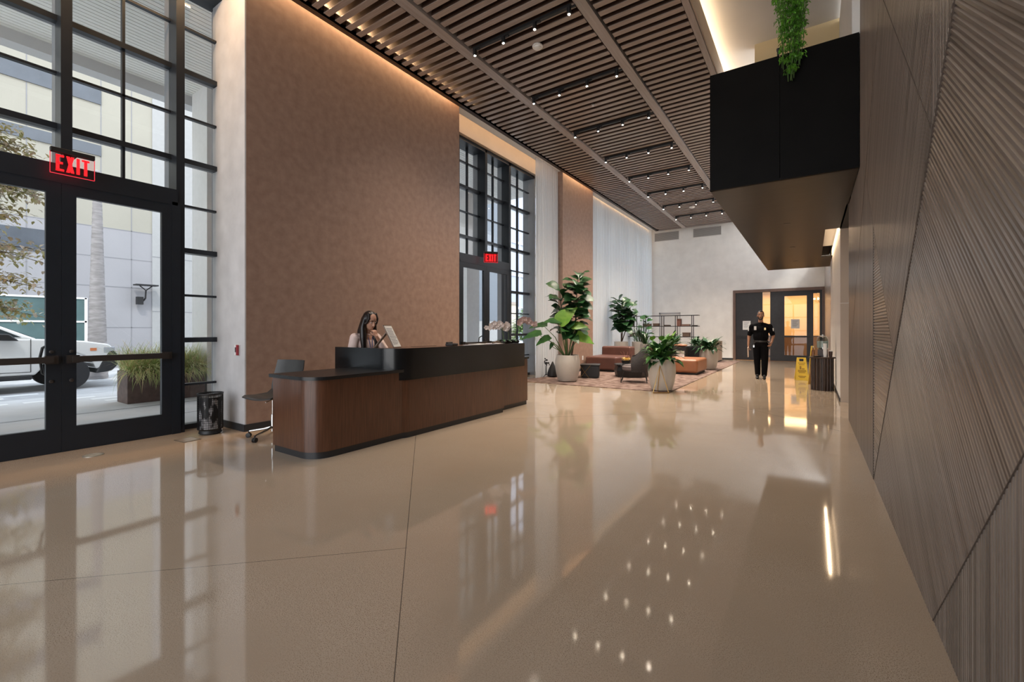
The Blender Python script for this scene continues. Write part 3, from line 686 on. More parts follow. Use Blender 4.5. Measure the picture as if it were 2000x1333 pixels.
# pot 1: alocasia and fiddle-leaf fig
random.seed(11)
p1 = thing('potted_plant', 'large pale pot with tall fiddle leaf fig and broad arrow leaves beside the desk', 'plant', (-5.10, 10.08, .012), 0)
pot(p1, .315, .66)
def fig(par, stems, leafn, size, m, shape='fiddle'):
    L_ = MB(); T = MB()
    for (bx, by, tx_, ty, z0, z1, n, rad) in stems:
        pts = [(bx+(tx_-bx)*t+.03*math.sin(5*t), by+(ty-by)*t, z0+(z1-z0)*t) for t in [k/8 for k in range(9)]]
        T.tube(pts, [.022-.012*k/8 for k in range(9)])
        for k in range(n):
            t = .30+.70*k/(n-1) if rad < 9 else k/n
            q = Vector((bx+(tx_-bx)*t, by+(ty-by)*t, z0+(z1-z0)*t)); az = k*2.4+rnd(-.3, .3); el = rnd(-.15, .75) if k < n-4 else rnd(.5, 1.1)
            d = Vector((math.cos(az)*math.cos(el), math.sin(az)*math.cos(el), math.sin(el)))
            leaf(L_, q+d*.04, d, size*rnd(.75, 1.15), size*rnd(.55, .75), rnd(.3, .8), rnd(.1, .3), shape, up=(rnd(-.2, .6), rnd(-.9, .1), 1))
    T.build('stem', BARK, par); L_.build('foliage', m, par)
fig(p1, [(-.06, .02, -.22, .05, .6, 2.28, 30, 0), (.08, .05, .26, .12, .6, 2.55, 62, 0)], 0, .40, LEAFD)
# broad arrow leaves: (tip position, dir)
AL = MB(); ALL = MB(); ST = MB()
RT = Vector((.83, .56, 0)); FW = Vector((-.56, .83, 0))
specs = [(-.78, -.1, 1.20, (-1, 0, -.15), .58, .30, 0), (-.62, .1, 1.42, (-1, .1, .0), .52, .26, 0), (-.55, -.15, 1.08, (-.9, -.3, -.35), .45, .26, 0), (-.30, -.2, 1.52, (-.8, -.3, .1), .48, .30, 0), (.02, -.2, 1.88, (.65, -.2, .9), .0, .0, 1),
         (-.18, -.22, 1.55, (.75, -.35, .75), .62, .44, 1), (.18, -.25, 1.40, (.9, -.3, .05), .42, .26, 1), (.30, -.2, 1.13, (.9, -.3, -.35), .50, .34, 1), (.12, -.2, 1.12, (.3, -.8, -.3), .40, .30, 0), (-.1, -.25, 1.3, (-.2, -.8, .1), .4, .3, 0), (.35, .1, 1.35, (.9, .2, .0), .42, .28, 0), (.0, .2, 1.6, (-.2, .7, .4), .4, .26, 0), (.24, -.1, 1.75, (.6, 0, .5), .34, .24, 0), (-.42, 0, .88, (-.5, -.3, -.8), .22, .12, 0)]
for r_, f_, z, d, ln, wd, li in specs:
    if ln == 0: continue
    q = RT*r_+FW*f_+Vector((0, 0, z)); dd = RT*d[0]+FW*d[1]+Vector((0, 0, d[2]))
    ST.tube([(RT*(.08*r_)+Vector((0, 0, .6)))[:], (RT*(.5*r_)+FW*(.5*f_)+Vector((0, 0, .6+(z-.6)*.62)))[:], q[:]], [.014, .011, .006], 6)
    tgt = ALL if li else AL
    for s in (0,):
        leaf(tgt, q-dd.normalized()*.12, dd, ln, wd*.92, .35, .12, 'heart', 9, up=(.3, -.45, .8) if r_ < -.25 else (.45, -.65, .5))
ST.build('stem', STEM, p1); AL.build('foliage', leafmat('deep_leaf', (.018, .07, .018), (.045, .13, .03)), p1); ALL.build('foliage', LEAFL, p1)
# bushy plant helper
def bush(par, r, z0, h, n, ln, wd, m, droop=.9, shape='oval', emin=.1):
    L_ = MB(); T = MB()
    for k in range(n):
        az = rnd(0, 6.28); t = rnd(0, 1); el = emin+(1.35-emin)*t**.8
        d = Vector((math.cos(az)*math.cos(el), math.sin(az)*math.cos(el), math.sin(el)))
        rr = rnd(.15, 1)*r*.6; q = Vector((math.cos(az)*rr, math.sin(az)*rr, z0+h*t*rnd(.3, .75)))
        T.tube([(math.cos(az)*.05, math.sin(az)*.05, z0-.04), q[:]], .004, 4)
        leaf(L_, q, d, ln*rnd(.7, 1.2), wd*rnd(.7, 1.2), droop*rnd(.5, 1.2), .2, shape)
    T.build('stem', STEM, par); L_.build('foliage', m, par)
random.seed(21)
p2 = thing('potted_plant', 'pale rounded pot of glossy peace lily leaves behind the brass triangle', 'plant', (-2.655, 9.68, .012)); pot(p2, .285, .67); bush(p2, .38, .62, .42, 75, .36, .13, LEAFM, 1.0); bush(p2, .36, .62, .36, 45, .34, .13, LEAFD, 1.1)
L_ = MB()
for r_, f_, z, d in ((-.22, 0, 1.16, (0, -1, 1)), (.0, .05, 1.16, (-.2, -1, 1)), (.14, 0, 1.17, (.1, -1, 1)), (.24, .1, 1.2, (.4, 0, 1))): leaf(L_, RT*r_+FW*f_+Vector((0, 0, z-.1)), RT*d[0]+FW*d[1]+Vector((0, 0, d[2])), .2, .13, .3, .1)
L_.build('tall_leaves', LEAFL, p2)
p3 = thing('potted_plant', 'pale rounded pot of low dark leaves right of the tan leather seat', 'plant', (-2.80, 15.72, .012)); pot(p3, .29, .67); bush(p3, .40, .62, .3, 90, .38, .12, LEAFD, 1.0)
p4 = thing('potted_plant', 'round-leaved fig tree in pale pot behind the brown sofa', 'plant', (-5.84, 15.9, .012)); MB().lathe([(.22, 0), (.25, .4), (.255, .86), (.22, .86)], n=28).build('pot', POT, p4)
fig(p4, [(0, 0, -.10, 0, .8, 2.30, 34, 0), (0, 0, .35, .1, .8, 2.15, 34, 0), (0, 0, .15, -.2, .8, 2.25, 34, 0)], 0, .38, LEAFD)
p5 = thing('potted_plant', 'spiky agave in tall pale pot behind the brown sofa', 'plant', (-5.22, 16.15, .012)); MB().lathe([(.24, 0), (.28, .4), (.29, .86), (.25, .86)], n=28).build('pot', POT, p5); bush(p5, .3, .82, .3, 34, .62, .06, LEAFD, .15, 'blade', .35)
fig(p5, [(.15, 0, .25, 0, .8, 1.75, 12, 0)], 0, .30, LEAFD)
random.seed(31)
p6 = thing('potted_plant', 'leafy plant in black planter in front of the metal shelf', 'plant', (-4.05, 16.0, .012)); MB().box(-.75, .35, -.22, .22, 0, .62).build('planter', BLACK, p6, bevel=.02)
bush(p6, .35, .6, .55, 60, .34, .10, LEAFD, .8); bush(p6, .35, .6, .5, 30, .34, .10, LEAFM, .8)
p7 = thing('potted_plant', 'low spreading plant in black box planter beside the pale pot', 'plant', (-3.32, 16.6, .012)); MB().box(-.32, .32, -.25, .25, 0, .72).build('planter', BLACK, p7, bevel=.02); bush(p7, .35, .7, .2, 50, .32, .09, LEAFD, .9)
p8 = thing('potted_plant', 'small grey-leaved plant on the shelf side of the lounge', 'plant', (-4.82, 15.5, .012)); MB().lathe([(.14, 0), (.17, .4), (.17, .80)], n=24).build('pot', POT, p8); bush(p8, .25, .78, .35, 40, .28, .07, LEAFD, .4, 'blade', .3)
# hanging vine over mezzanine
vn = thing('hanging_vine', 'bright green vine trailing over the front of the black mezzanine box', 'plant', (-.185, 6.30, 4.7)); random.seed(5)
vf = MB(); vs = MB()
for k in range(34):
    x0 = rnd(-.20, .17); ln = 1.0 if abs(x0+.04) < .05 else rnd(.35, .85); zb = -.22-.0*ln
    zend = .75-ln*1.25 if True else 0
    zend = max(zend, -.33 if abs(x0+.02) > .06 else -.42)
    pts = [(x0*(1-.45*t)+.02*math.sin(k+6*t), -.06-.04*math.sin(k*1.7+3*t), .95+(zend-.95)*t) for t in [j/10 for j in range(11)]]
    vs.tube(pts, .003, 4)
    for j in range(150):
        t = rnd(0, 1); q = Vector(pts[int(t*9.99)])+Vector((rnd(-.035, .035), rnd(-.035, .035), rnd(-.03, .03)))
        az = rnd(0, 6.28); leaf(vf, q, (math.cos(az), math.sin(az), rnd(-1.2, .2)), rnd(.028, .05), rnd(.012, .018), .4, .2, 'oval', 3)
vs.build('stem', STEM, vn); vf.build('foliage', LEAFV, vn)
o = thing('planter_trough', 'dark planter trough hanging above the mezzanine box', 'planter', (-.2, 6.36, 5.66)); MB().box(-.5, .5, -.12, .12, 0, .22).build('trough', BLACK, o, bevel=.01); MB().tube([(-.4, 0, .2), (-.4, 0, .79)], .006).build('hanger', BLACK, o); MB().tube([(.4, 0, .2), (.4, 0, .79)], .006).build('hanger', BLACK, o)
# orchids on the counter
def orchid(loc, label, arcs, col):
    o = thing('orchid', label, 'orchid', loc)
    MB().lathe([(.07, 0), (.085, .03), (.07, .05)], n=20).build('bowl', BLACK, o)
    b = MB()
    for k in range(7): leaf(b, (0, 0, .04), (math.cos(k*.9), math.sin(k*.9), .35), .17, .05, .6, .2, 'oval', 6)
    b.build('leaves', LEAFD, o)
    F = MB(); T = MB()
    for ang, rch, ht in arcs:
        pts = []
        for j in range(13):
            t = j/12; q = RT*(rch*t**1.6*math.cos(ang))+FW*(rch*t**1.6*math.sin(ang))+Vector((0, 0, .04+ht*math.sin(min(1, t*1.1)*2.2)/1.0*.98)); pts.append(q[:])
        T.tube(pts, .003, 5)
        for j in range(5, 13):
            for s in range(2):
                q = Vector(pts[j])+Vector((rnd(-.025, .025), rnd(-.025, .025), rnd(-.03, .02)))
                for a_ in range(5):
                    an = a_*1.2566+j; d = RT*math.cos(an)+Vector((0, 0, math.sin(an)))-FW*.4
                    leaf(F, q, d, .045, .038, .2, .1, 'oval', 3, up=FW)
    T.build('stem', STEM, o); F.build('flowers', col, o)
ORW = mat('orchid_white', (.62, .54, .50), .5, noise=.1); ORP = mat('orchid_dusk', (.42, .29, .26), .5, noise=.15)
random.seed(41)
orchid((-4.22, 6.02, 1.08), 'white orchid arching left on the reception counter', [(math.pi, .28, .29), (math.pi*.97, .14, .30)], ORW)
orchid((-4.20, 6.14, 1.08), 'white orchid with dense blossoms at the end of the reception counter', [(2.9, .09, .28), (3.3, .05, .26)], ORW)
orchid((-4.15, 6.24, 1.08), 'dusky pink orchid spray arching right past the counter end', [(.0, .34, .36), (.15, .30, .37)], ORP)
tag(MB().tube([(-4.25, 5.75, 1.085), (-4.24, 5.85, 1.11), (-4.22, 6.0, 1.085), (-4.2, 6.12, 1.12), (-4.17, 6.24, 1.09)], [.012, .018, .012, .02, .01]).build('driftwood', BARK), 'dark driftwood branch at the foot of the orchids', 'driftwood')

# ------------------------------------------------------------------ desk chair
ck = thing('swivel_chair', 'grey plastic shell swivel chair on chrome castors behind the desk end', 'chair', (-5.43, 2.86, 0), R(283))
# local +x = forward (image left)
def shell(par, w, seat, back, zs, m, th=.012, curl=.04, name='seat_shell', arm=0.0):
    prof = [(seat*.5, zs-.015), (seat*.42, zs+.0), (seat*.1, zs-.012), (-seat*.28, zs-.010), (-seat*.42, zs+.03), (-seat*.50, zs+.10), (-seat*.54, zs+back*.5), (-seat*.62, zs+back*.8), (-seat*.66, zs+back)]
    m_ = MB(); n = 12; a = len(m_.v)
    for off in (0, th):
        for k, (x, z) in enumerate(prof):
            t = k/(len(prof)-1); ww = w*(1-.10*abs(t-.45)*2)
            for j in range(n+1):
                s = -1+2*j/n; c = curl*(s*s)
                m_.v.append((x+(c if t > .5 else 0)-(off if t > .5 else 0)+arm*s*s*(t > .5), s*ww/2, z+(c*.6 if t <= .5 else 0)-(off if t <= .5 else 0)))
    N_ = (n+1); P_ = len(prof)
    for o_ in (0, P_*N_):
        for k in range(P_-1):
            for j in range(n):
                i = a+o_+k*N_+j; m_.f.append((i, i+1, i+N_+1, i+N_)); m_.sm.append(True)
    for k in range(P_-1):
        for j in (0, n): i = a+k*N_+j; m_.f.append((i, i+N_, i+N_+P_*N_, i+P_*N_)); m_.sm.append(False)
    for j in range(n):
        for k in (0, P_-1): i = a+k*N_+j; m_.f.append((i, i+1, i+1+P_*N_, i+P_*N_)); m_.sm.append(False)
    return m_.build(name, m, par)
shell(ck, .50, .46, .42, .50, CHAIRPL)
MB().lathe([(.013, .2), (.013, .47)], n=16).build('gas_column', CHROME, ck); MB().lathe([(.024, .07), (.022, .27), (.016, .28)], n=16).build('column_sleeve', CHROME, ck)
MB().box(-.09, .09, -.07, .07, .465, .48).build('seat_plate', CHROME, ck); MB().tube([(.02, .05, .47), (.12, .10, .465), (.20, .12, .455)], .006).build('lever', CHROME, ck)
for k in range(5):
    a = R(72*k+8); c_, s_ = math.cos(a), math.sin(a)
    l = MB().tube([(.02*c_, .02*s_, .12), (.10*c_, .10*s_, .10), (.27*c_, .27*s_, .075)], [.018, .015, .011]).build('base_leg', CHROME, ck)
    M = Matrix.Translation((.28*c_, .28*s_, .028)) @ Matrix.Rotation(a+R(90), 4, 'Z') @ Matrix.Rotation(R(90), 4, 'Y')
    cs = MB().lathe([(.012, -.022), (.028, -.02), (.028, -.004), (.012, -.003), (.012, .003), (.028, .004), (.028, .02), (.012, .022)], n=18, M=M); cs.tube([(.28*c_, .28*s_, .028), (.28*c_, .28*s_, .08)], .007); cs.build('castor', BLACK, l)

# bin by the window
bn = thing('waste_basket', 'black mesh cylinder basket on the floor beside the front window', 'basket', (-6.27, 2.52, 0))
MB().lathe([(.10, 0), (.125, .015), (.118, .05), (.13, .07)], n=28).build('foot', BLACK, bn)
ms = MB()
for k in range(48):
    a = 2*math.pi*k/48; ms.box(-.0022, .0022, -.0022, .0022, .06, .50, Matrix.Translation((.135*math.cos(a), .135*math.sin(a), 0)))
for z in [.09+.028*i for i in range(15)]: ms.lathe([(.1345, z), (.1365, z), (.1365, z+.004), (.1345, z+.004)], n=36, cap=False)
ms.build('mesh_wall', BLACK, bn)
MB().lathe([(.138, .49), (.141, .495), (.141, .512), (.132, .512), (.132, .49)], n=32, cap=False).build('rim', BLACK, bn)
MB().lathe([(.12, .06), (.122, .2), (.119, .35), (.122, .46)], n=40).build('inner_cylinder', mat('black_white_mottle', (.01, .01, .012), .3, col2=(.65, .65, .67), nscale=9, nlo=.50, nhi=.60, stretch=(1.6, 1.6, .7), detail=2), bn)  # inner cylinder mottled dark and white by noise
o = thing('floor_drain', 'small round metal floor cover in front of the glass doors', 'floor cover', (-6.18, 1.40, .0)); MB().lathe([(.085, 0), (.085, .004), (.075, .005)], n=28).build('ring', mat('worn_steel', (.45, .42, .36), .35, metal=.8), o); MB().lathe([(.07, .0), (.07, .006), (.0101, .006)], n=28).build('lid', mat('aged_lid', (.50, .46, .38), .4, metal=.4, noise=.3, nscale=30), o)
o = thing('floor_box', 'small square floor outlet cover near the black basket', 'floor cover', (-6.12, 2.22, 0), R(5)); MB().box(-.11, .11, -.09, .09, 0, .003).build('plate', mat('floor_plate', (.36, .29, .22), .3, metal=.2), o); e = MB()
for q in ((-.11, .11, -.093, -.087), (-.11, .11, .087, .093), (-.113, -.107, -.09, .09), (.107, .113, -.09, .09)): e.box(*q, 0, .0045)
e.build('rim', mat('rim_dark', (.1, .08, .06), .4), o)

# ------------------------------------------------------------------ lounge
rug = MB().prism(rect_round(-6.22, -2.45, 9.45, 20.6, .02, 1), .001, .012)
RUG = mat('patterned_rug', (.11, .06, .045), .95, col2=(.28, .20, .165), nscale=6, detail=8, bump=.2, bscale=150, nlo=.38, nhi=.62)
tag(rug.build('area_rug', RUG), 'reddish brown patterned rug under the lounge seats', 'rug')
def block(par, x0, x1, y0, y1, z0, z1, m, name, r=.06): return MB().box(x0, x1, y0, y1, z0, z1).build(name, m, par, bevel=r, seg=4)
s1 = thing('sofa', 'brown leather sofa module with low back at left of the lounge', 'sofa', (-5.40, 13.7, .012))
block(s1, -.55, .47, -.70, .60, .05, .46, LEATHER, 'seat'); block(s1, -.55, .47, .60, 1.05, .05, .74, LEATHER, 'backrest')
MB().box(-.50, .42, -.62, 1.0, 0, .06).build('plinth', BLACK, s1)
s1b = thing('sofa', 'brown leather sofa module behind the dark coffee table', 'sofa', (-4.28, 14.45, .012)); block(s1b, -.60, .22, -.10, .9, .05, .44, LEATHER, 'seat'); block(s1b, -.60, .22, .90, 1.15, .05, .74, LEATHER, 'backrest'); MB().box(-.5, .18, -.05, 1.1, 0, .06).build('plinth', BLACK, s1b)
s2 = thing('leather_ottoman', 'bright tan leather ottoman seat at right of the lounge', 'ottoman', (-3.25, 14.15, .012)); block(s2, -.60, .56, -.72, .70, .05, .44, TAN, 'seat', .07); MB().box(-.54, .50, -.65, .64, 0, .06).build('plinth', BLACK, s2)
def facet_table(loc, label, r, h, n, rz, sx=1):
    o = thing('side_table', label, 'table', loc, rz)
    MB().lathe([(r*.92, 0), (r*1.0, h*.5), (r*.92, h*.88)], n=n, sx=sx).build('body', BLACK, o); MB().lathe([(r*.98, h*.88), (r*1.0, h), (r*.98, h+.005)], n=n, sx=sx).build('top', BLACK, o)
    for p in o.children:
        p.data.polygons.foreach_set('use_smooth', [False]*len(p.data.polygons))
    return o
t1 = thing('side_table', 'black box side table with crossed brass rods by the pale pot', 'table', (-5.00, 11.25, .012), R(20)); MB().box(-.24, .24, -.24, .24, .02, .33).build('body', BLACK, t1, bevel=.01); MB().box(-.26, .26, -.26, .26, .33, .36).build('top', BLACK, t1, bevel=.01)
MB().box(-.2, .2, -.2, .2, 0, .02).build('foot', BLACK, t1)
xr = MB().tube([(-.26, -.262, .0), (.02, -.262, .34)], .005, 6); xr.tube([(-.02, -.262, .0), (-.26, -.262, .34)], .005, 6); xr.build('brass_rod', BRASS, t1)
facet_table((-4.15, 12.1, .012), 'dark faceted coffee table in the middle of the rug', .48, .34, 8, R(10))
fb = thing('flower_bowl', 'bowl of pale yellow flowers on the dark coffee table', 'flower bowl', (-4.24, 11.92, .358)); MB().lathe([(.05, 0), (.11, .03), (.13, .10), (.12, .10), (.1, .04), (.02, .02)], n=24, cap=False).build('bowl', BLACK, fb)
fl_ = MB(); random.seed(8)
for k in range(60):
    a = rnd(0, 6.28); r = rnd(0, .10); leaf(fl_, (r*math.cos(a), r*math.sin(a), .08+rnd(0, .08)), (math.cos(a), math.sin(a), rnd(.3, 1.5)), .06, .04, .3, .2, 'oval', 3)
fl_.build('flowers', mat('yellow_petals', (.85, .62, .20), .5, noise=.15, nscale=20), fb)
tw = MB()
for k in range(8): a = k*.8; tw.tube([(0, 0, .08), (.05*math.cos(a), .05*math.sin(a), .2), (.16*math.cos(a), .16*math.sin(a), .34)], .003, 5)
tw.build('twig', mat('red_twig', (.22, .08, .06), .6), fb)
# lounge chair
lc = thing('lounge_chair', 'dark grey rounded lounge chair with thin metal legs beside the peace lily pot', 'chair', (-3.64, 10.90, .012), R(197))
sh = MB(); n = 16; rows = 8; a0 = len(sh.v)
for off in (0, .03):
    for k in range(rows+1):
        t = k/rows; z = .26+.68*t
        for j in range(n+1):
            an = R(-105+210*j/n); rr = .33+.05*math.sin(math.pi*t)-off; hgt = z if k == 0 else .26+(z-.26)*(1-.45*abs(math.sin(an/1.15))**3)
            sh.v.append((-rr*math.cos(an)*.95, rr*math.sin(an), hgt))
N1 = (n+1)*(rows+1)
for o_ in (0, N1):
    for k in range(rows):
        for j in range(n): i = a0+o_+k*(n+1)+j; sh.f.append((i, i+1, i+n+2, i+n+1)); sh.sm.append(True)
for j in range(n):
    for k in (0, rows): i = a0+k*(n+1)+j; sh.f.append((i, i+1, i+1+N1, i+N1)); sh.sm.append(True)
for k in range(rows):
    for j in (0, n): i = a0+k*(n+1)+j; sh.f.append((i, i+n+1, i+n+1+N1, i+N1)); sh.sm.append(True)
sh.build('backrest', DGREY, lc)
MB().lathe([(.28, .28), (.32, .31), (.32, .38), (.26, .42), (.01, .43)], n=28).build('seat_cushion', mat('taupe_fabric', (.16, .13, .125), .85, noise=.1), lc)
for sx_, sy_ in ((.30, .26), (.30, -.26), (-.26, .26), (-.26, -.26)):
    MB().tube([(sx_*.85, sy_*.85, .30), (sx_*1.1, sy_*1.15, 0)], .009).build('leg', BLACK, lc)
MB().tube([(.33, .29, .42), (.33, -.29, .42)], .008).build('cross_bar', BLACK, lc)
for sy_ in (.30, -.30): MB().tube([(.33, sy_, 0), (.33, sy_, .42), (-.2, sy_*1.05, .44)], .008).build('arm_frame', BLACK, lc)
# brass triangle
bt = thing('brass_stand', 'brass triangle frame standing in front of the pale pot', 'stand', (-2.60, 9.33, .0), R(38))
MB().tube([(-.165, -.05, .01), (0, .0, .57), (.165, -.05, .01)], .011, 6).build('frame', BRASS, bt); MB().box(-.17, .17, -.065, -.04, .0, .02).build('base_bar', BRASS, bt); MB().tube([(0, 0, .56), (0, .12, .01)], .008, 6).build('rear_leg', BRASS, bt)
# sculpture and cone
sc = thing('sculpture', 'small black branching figure sculpture on the floor by the curtain', 'sculpture', (-6.06, 10.68, 0.012))
MB().tube([(0, 0, .04), (0, 0, .28), (.02, 0, .34)], [.018, .012, .015]).build('stem', BLACK, sc)
for k in range(3): a = k*2.1+.5; MB().tube([(0, 0, .08), (.10*math.cos(a), .10*math.sin(a), .035), (.14*math.cos(a), .14*math.sin(a), 0.008)], .008).build('foot', BLACK, sc)
h_ = MB()
for k, (x, z, r) in enumerate(((0, .36, .035), (-.06, .42, .03), (.06, .38, .03), (.02, .46, .028), (-.08, .36, .02), (-.03, .50, .02), (.09, .33, .02))): h_.ball(RT*x+Vector((0, 0, z)), (r, r, r*.8))
h_.tube([(RT*-.06+Vector((0, 0, .42)))[:], (RT*.02+Vector((0, 0, .46)))[:], (RT*-.03+Vector((0, 0, .50)))[:]], .014); h_.tube([(RT*-.08+Vector((0, 0, .37)))[:], (0, 0, .40), (RT*.09+Vector((0, 0, .36)))[:]], .012); h_.build('figure', BLACK, sc)
o = thing('floor_vase', 'black pointed vase on the floor behind the tall plant pot', 'vase', (-5.90, 10.76, .012)); MB().lathe([(.09, 0), (.15, .03), (.15, .10), (.10, .24), (.04, .36), (.012, .42)], n=28).build('body', BLACK, o)
# shelf
sf = thing('metal_shelf', 'open black metal shelf in front of the far wall', 'shelf', (-5.0, 18.0, .012))
for z in (.60, 1.02, 1.43, 1.85): MB().box(-1.55, 1.45, -.16, .16, z-.012, z+.012).build('shelf_board', BLACK, sf)
for x in (-1.45, -1.0, -.62, .10, .62, 1.22):
    for y in (-.15, .15): MB().box(x-.012, x+.012, y-.012, y+.012, 0, 1.86).build('post', BLACK, sf)
WICK = mat('dark_basket', (.13, .085, .06), .8, noise=.3, nscale=60)
items = [(-1.25, 1.43, .34, .22, 'wide dark basket at left on the top tier of the metal shelf', 'basket'), (-.52, 1.43, .30, .10, 'low dark box beside the basket on the metal shelf', 'box'), (-.15, 1.43, .22, .11, 'short brown box near the shelf middle', 'box'), (.27, 1.43, .24, .05, 'flat dark book stack on the metal shelf', 'books'), (1.30, 1.43, .26, .06, 'flat bowl-like tray at the right end of the metal shelf', 'tray'), (-1.1, 1.02, .22, .15, 'small brown basket on the middle tier of the metal shelf', 'basket'), (-.78, 1.02, .26, .10, 'grey box on the middle tier of the metal shelf', 'box'), (1.0, 1.02, .26, .16, 'brown lidded box on the middle tier at right', 'box'), (.55, 1.02, .14, .10, 'small dark bowl on the middle tier near the third post', 'bowl')]
for x, z, w_, h__, lab, cat in items:
    o = thing({'books': 'book_stack', 'box': 'storage_box', 'basket': 'storage_basket', 'tray': 'tray', 'bowl': 'bowl'}[cat], lab, cat, (-5.0+x, 18.0, z+.0245))
    if cat == 'bowl': MB().lathe([(.03, 0), (.06, .03), (.07, .08), (.06, .08), (.02, .02)], n=20, cap=False).build('body', WICK, o)
    elif cat == 'tray': MB().lathe([(.08, 0), (.13, .03), (.12, .03), (.06, .01)], n=20, cap=False).build('body', WICK, o)
    elif cat == 'books':
        MB().box(-w_/2, w_/2, -.1, .1, 0, .024).build('book', WICK, o); MB().box(-w_/2+.02, w_/2-.01, -.09, .09, .024, .048).build('book', BLACK, o)
    else: MB().box(-w_/2, w_/2, -.1, .1, 0, h__*.75).build('body', WICK, o, bevel=.008); MB().box(-w_/2-.006, w_/2+.006, -.106, .106, h__*.75, h__).build('lid', WICK, o, bevel=.006)
o = thing('book', 'tall brown book standing on the metal shelf', 'book', (-4.27, 18.0, 1.4545)); MB().box(-.07, .07, -.1, .1, 0, .28).build('cover', mat('brown_cover', (.17, .07, .05), .6), o)
o = thing('book', 'brown book lying flat next to the tall upright book', 'book', (-4.02, 18.0, 1.4545)); MB().box(-.15, .15, -.1, .1, 0, .07).build('cover', mat('brown_cover2', (.20, .12, .09), .6), o)
# small sign, console
o = thing('table_sign', 'small white sign standing on the tan leather seat', 'sign', (-3.42, 14.55, .452)); MB().box(-.12, .12, -.008, .008, 0, .19).build('panel', PAPER, o); q = MB()
for k in range(4): q.box(-.08, .08, -.0095, -.008, .14-.03*k, .15-.03*k)
q.build('print_lines', MATS['grey_ink'], o); MB().box(-.12, .12, -.03, .03, 0, .008).build('base', PAPER, o)
cs = thing('console_cabinet', 'light wood console cabinet near the far wall', 'cabinet', (-3.45, 19.7, .012)); MB().box(-.5, .37, -.5, .5, .06, .82).build('body', wood('light_oak', (.38, .27, .20), (.48, .36, .27), .5), cs); MB().box(-.48, .35, -.48, .48, 0, .06).build('plinth', PLINTH, cs); MB().box(-.51, .38, -.51, .51, .82, .84).build('top', MATS['light_oak'], cs)
o = thing('leather_cushion', 'tan cushion lying among the plants behind the ottoman', 'cushion', (-3.60, 15.35, .44)); MB().ball((0, 0, .35), (.22, .1, .05)).build('cover', TAN, o); MB().box(-.2, .2, -.12, .12, -.43, .31).build('stand', BLACK, o)

# ------------------------------------------------------------------ drinks table
dt = thing('drinks_table', 'half-round drinks table with fluted dark wood base by the white wall', 'table', (.19, 11.75, 0))
DW = wood('fluted_wood', (.028, .014, .009), (.055, .03, .02), .35)
fl2 = MB(); fl2.lathe([(.185, 0), (.185, .69)], n=28)
for k in range(18): a = 2*math.pi*k/18; fl2.lathe([(.022, .0), (.022, .69)], c=(.185*math.cos(a), .185*math.sin(a), 0), n=10)
fl2.build('fluted_base', DW, dt); MB().lathe([(.235, .69), (.24, .70), (.24, .715), (.235, .72)], n=40).build('table_top', DW, dt)
o = thing('drink_dispenser', 'clear glass drink dispenser on dark stand on the drinks table', 'dispenser', (.20, 11.82, .72))
MB().box(-.09, .09, -.09, .09, 0, .16).build('stand', DW, o); MB().lathe([(.07, .16), (.105, .19), (.11, .36), (.085, .42), (.07, .43)], n=28).build('jar', glass('jar_glass', (.75, .80, .78)), o); MB().lathe([(.075, .43), (.078, .45), (.02, .46), (.02, .48)], n=24).build('lid', CHROME, o); MB().tube([(0, -.09, .20), (0, -.14, .20), (0, -.14, .17)], .010).build('tap', CHROME, o)
MB().lathe([(.06, .17), (.098, .195), (.102, .34)], n=28).build('water', mat('pale_water', (.55, .62, .60), .1, trans=.6), o)
cup = thing('cup_stack', 'tall stack of white paper cups on the drinks table', 'cups', (.24, 11.60, .72))
cc = MB()
for k in range(9): cc.lathe([(.026, .025*k), (.034, .025*k+.09), (.036, .025*k+.092), (.032, .025*k+.092)], n=20)
cc.build('cup', PAPER, cup)
o = thing('bottle', 'amber bottle at the left edge of the drinks table', 'bottle', (.03, 11.72, .72)); MB().lathe([(.03, 0), (.03, .13), (.012, .17), (.012, .20)], n=18).build('body', mat('amber', (.25, .10, .03), .15, trans=.5), o); MB().lathe([(.014, .20), (.014, .22)], n=14).build('cap', CHROME, o)
o = thing('cup', 'small dark cup on the drinks table beside the wall', 'cup', (.34, 11.70, .72)); MB().lathe([(.028, 0), (.036, .12), (.033, .12), (.025, .01)], n=20).build('body', mat('dark_brown', (.06, .025, .015), .4), o); MB().lathe([(.037, .12), (.037, .135), (.02, .14)], n=20).build('lid', PAPER, o)
o = thing('tray', 'small dark tray on the front of the drinks table', 'tray', (.10, 11.60, .72)); MB().lathe([(.06, 0), (.075, .02), (.07, .02), (.05, .008)], n=22, cap=False).build('dish', BLACK, o); MB().ball((0, 0, .025), (.04, .04, .015)).build('napkin', WICK, o)
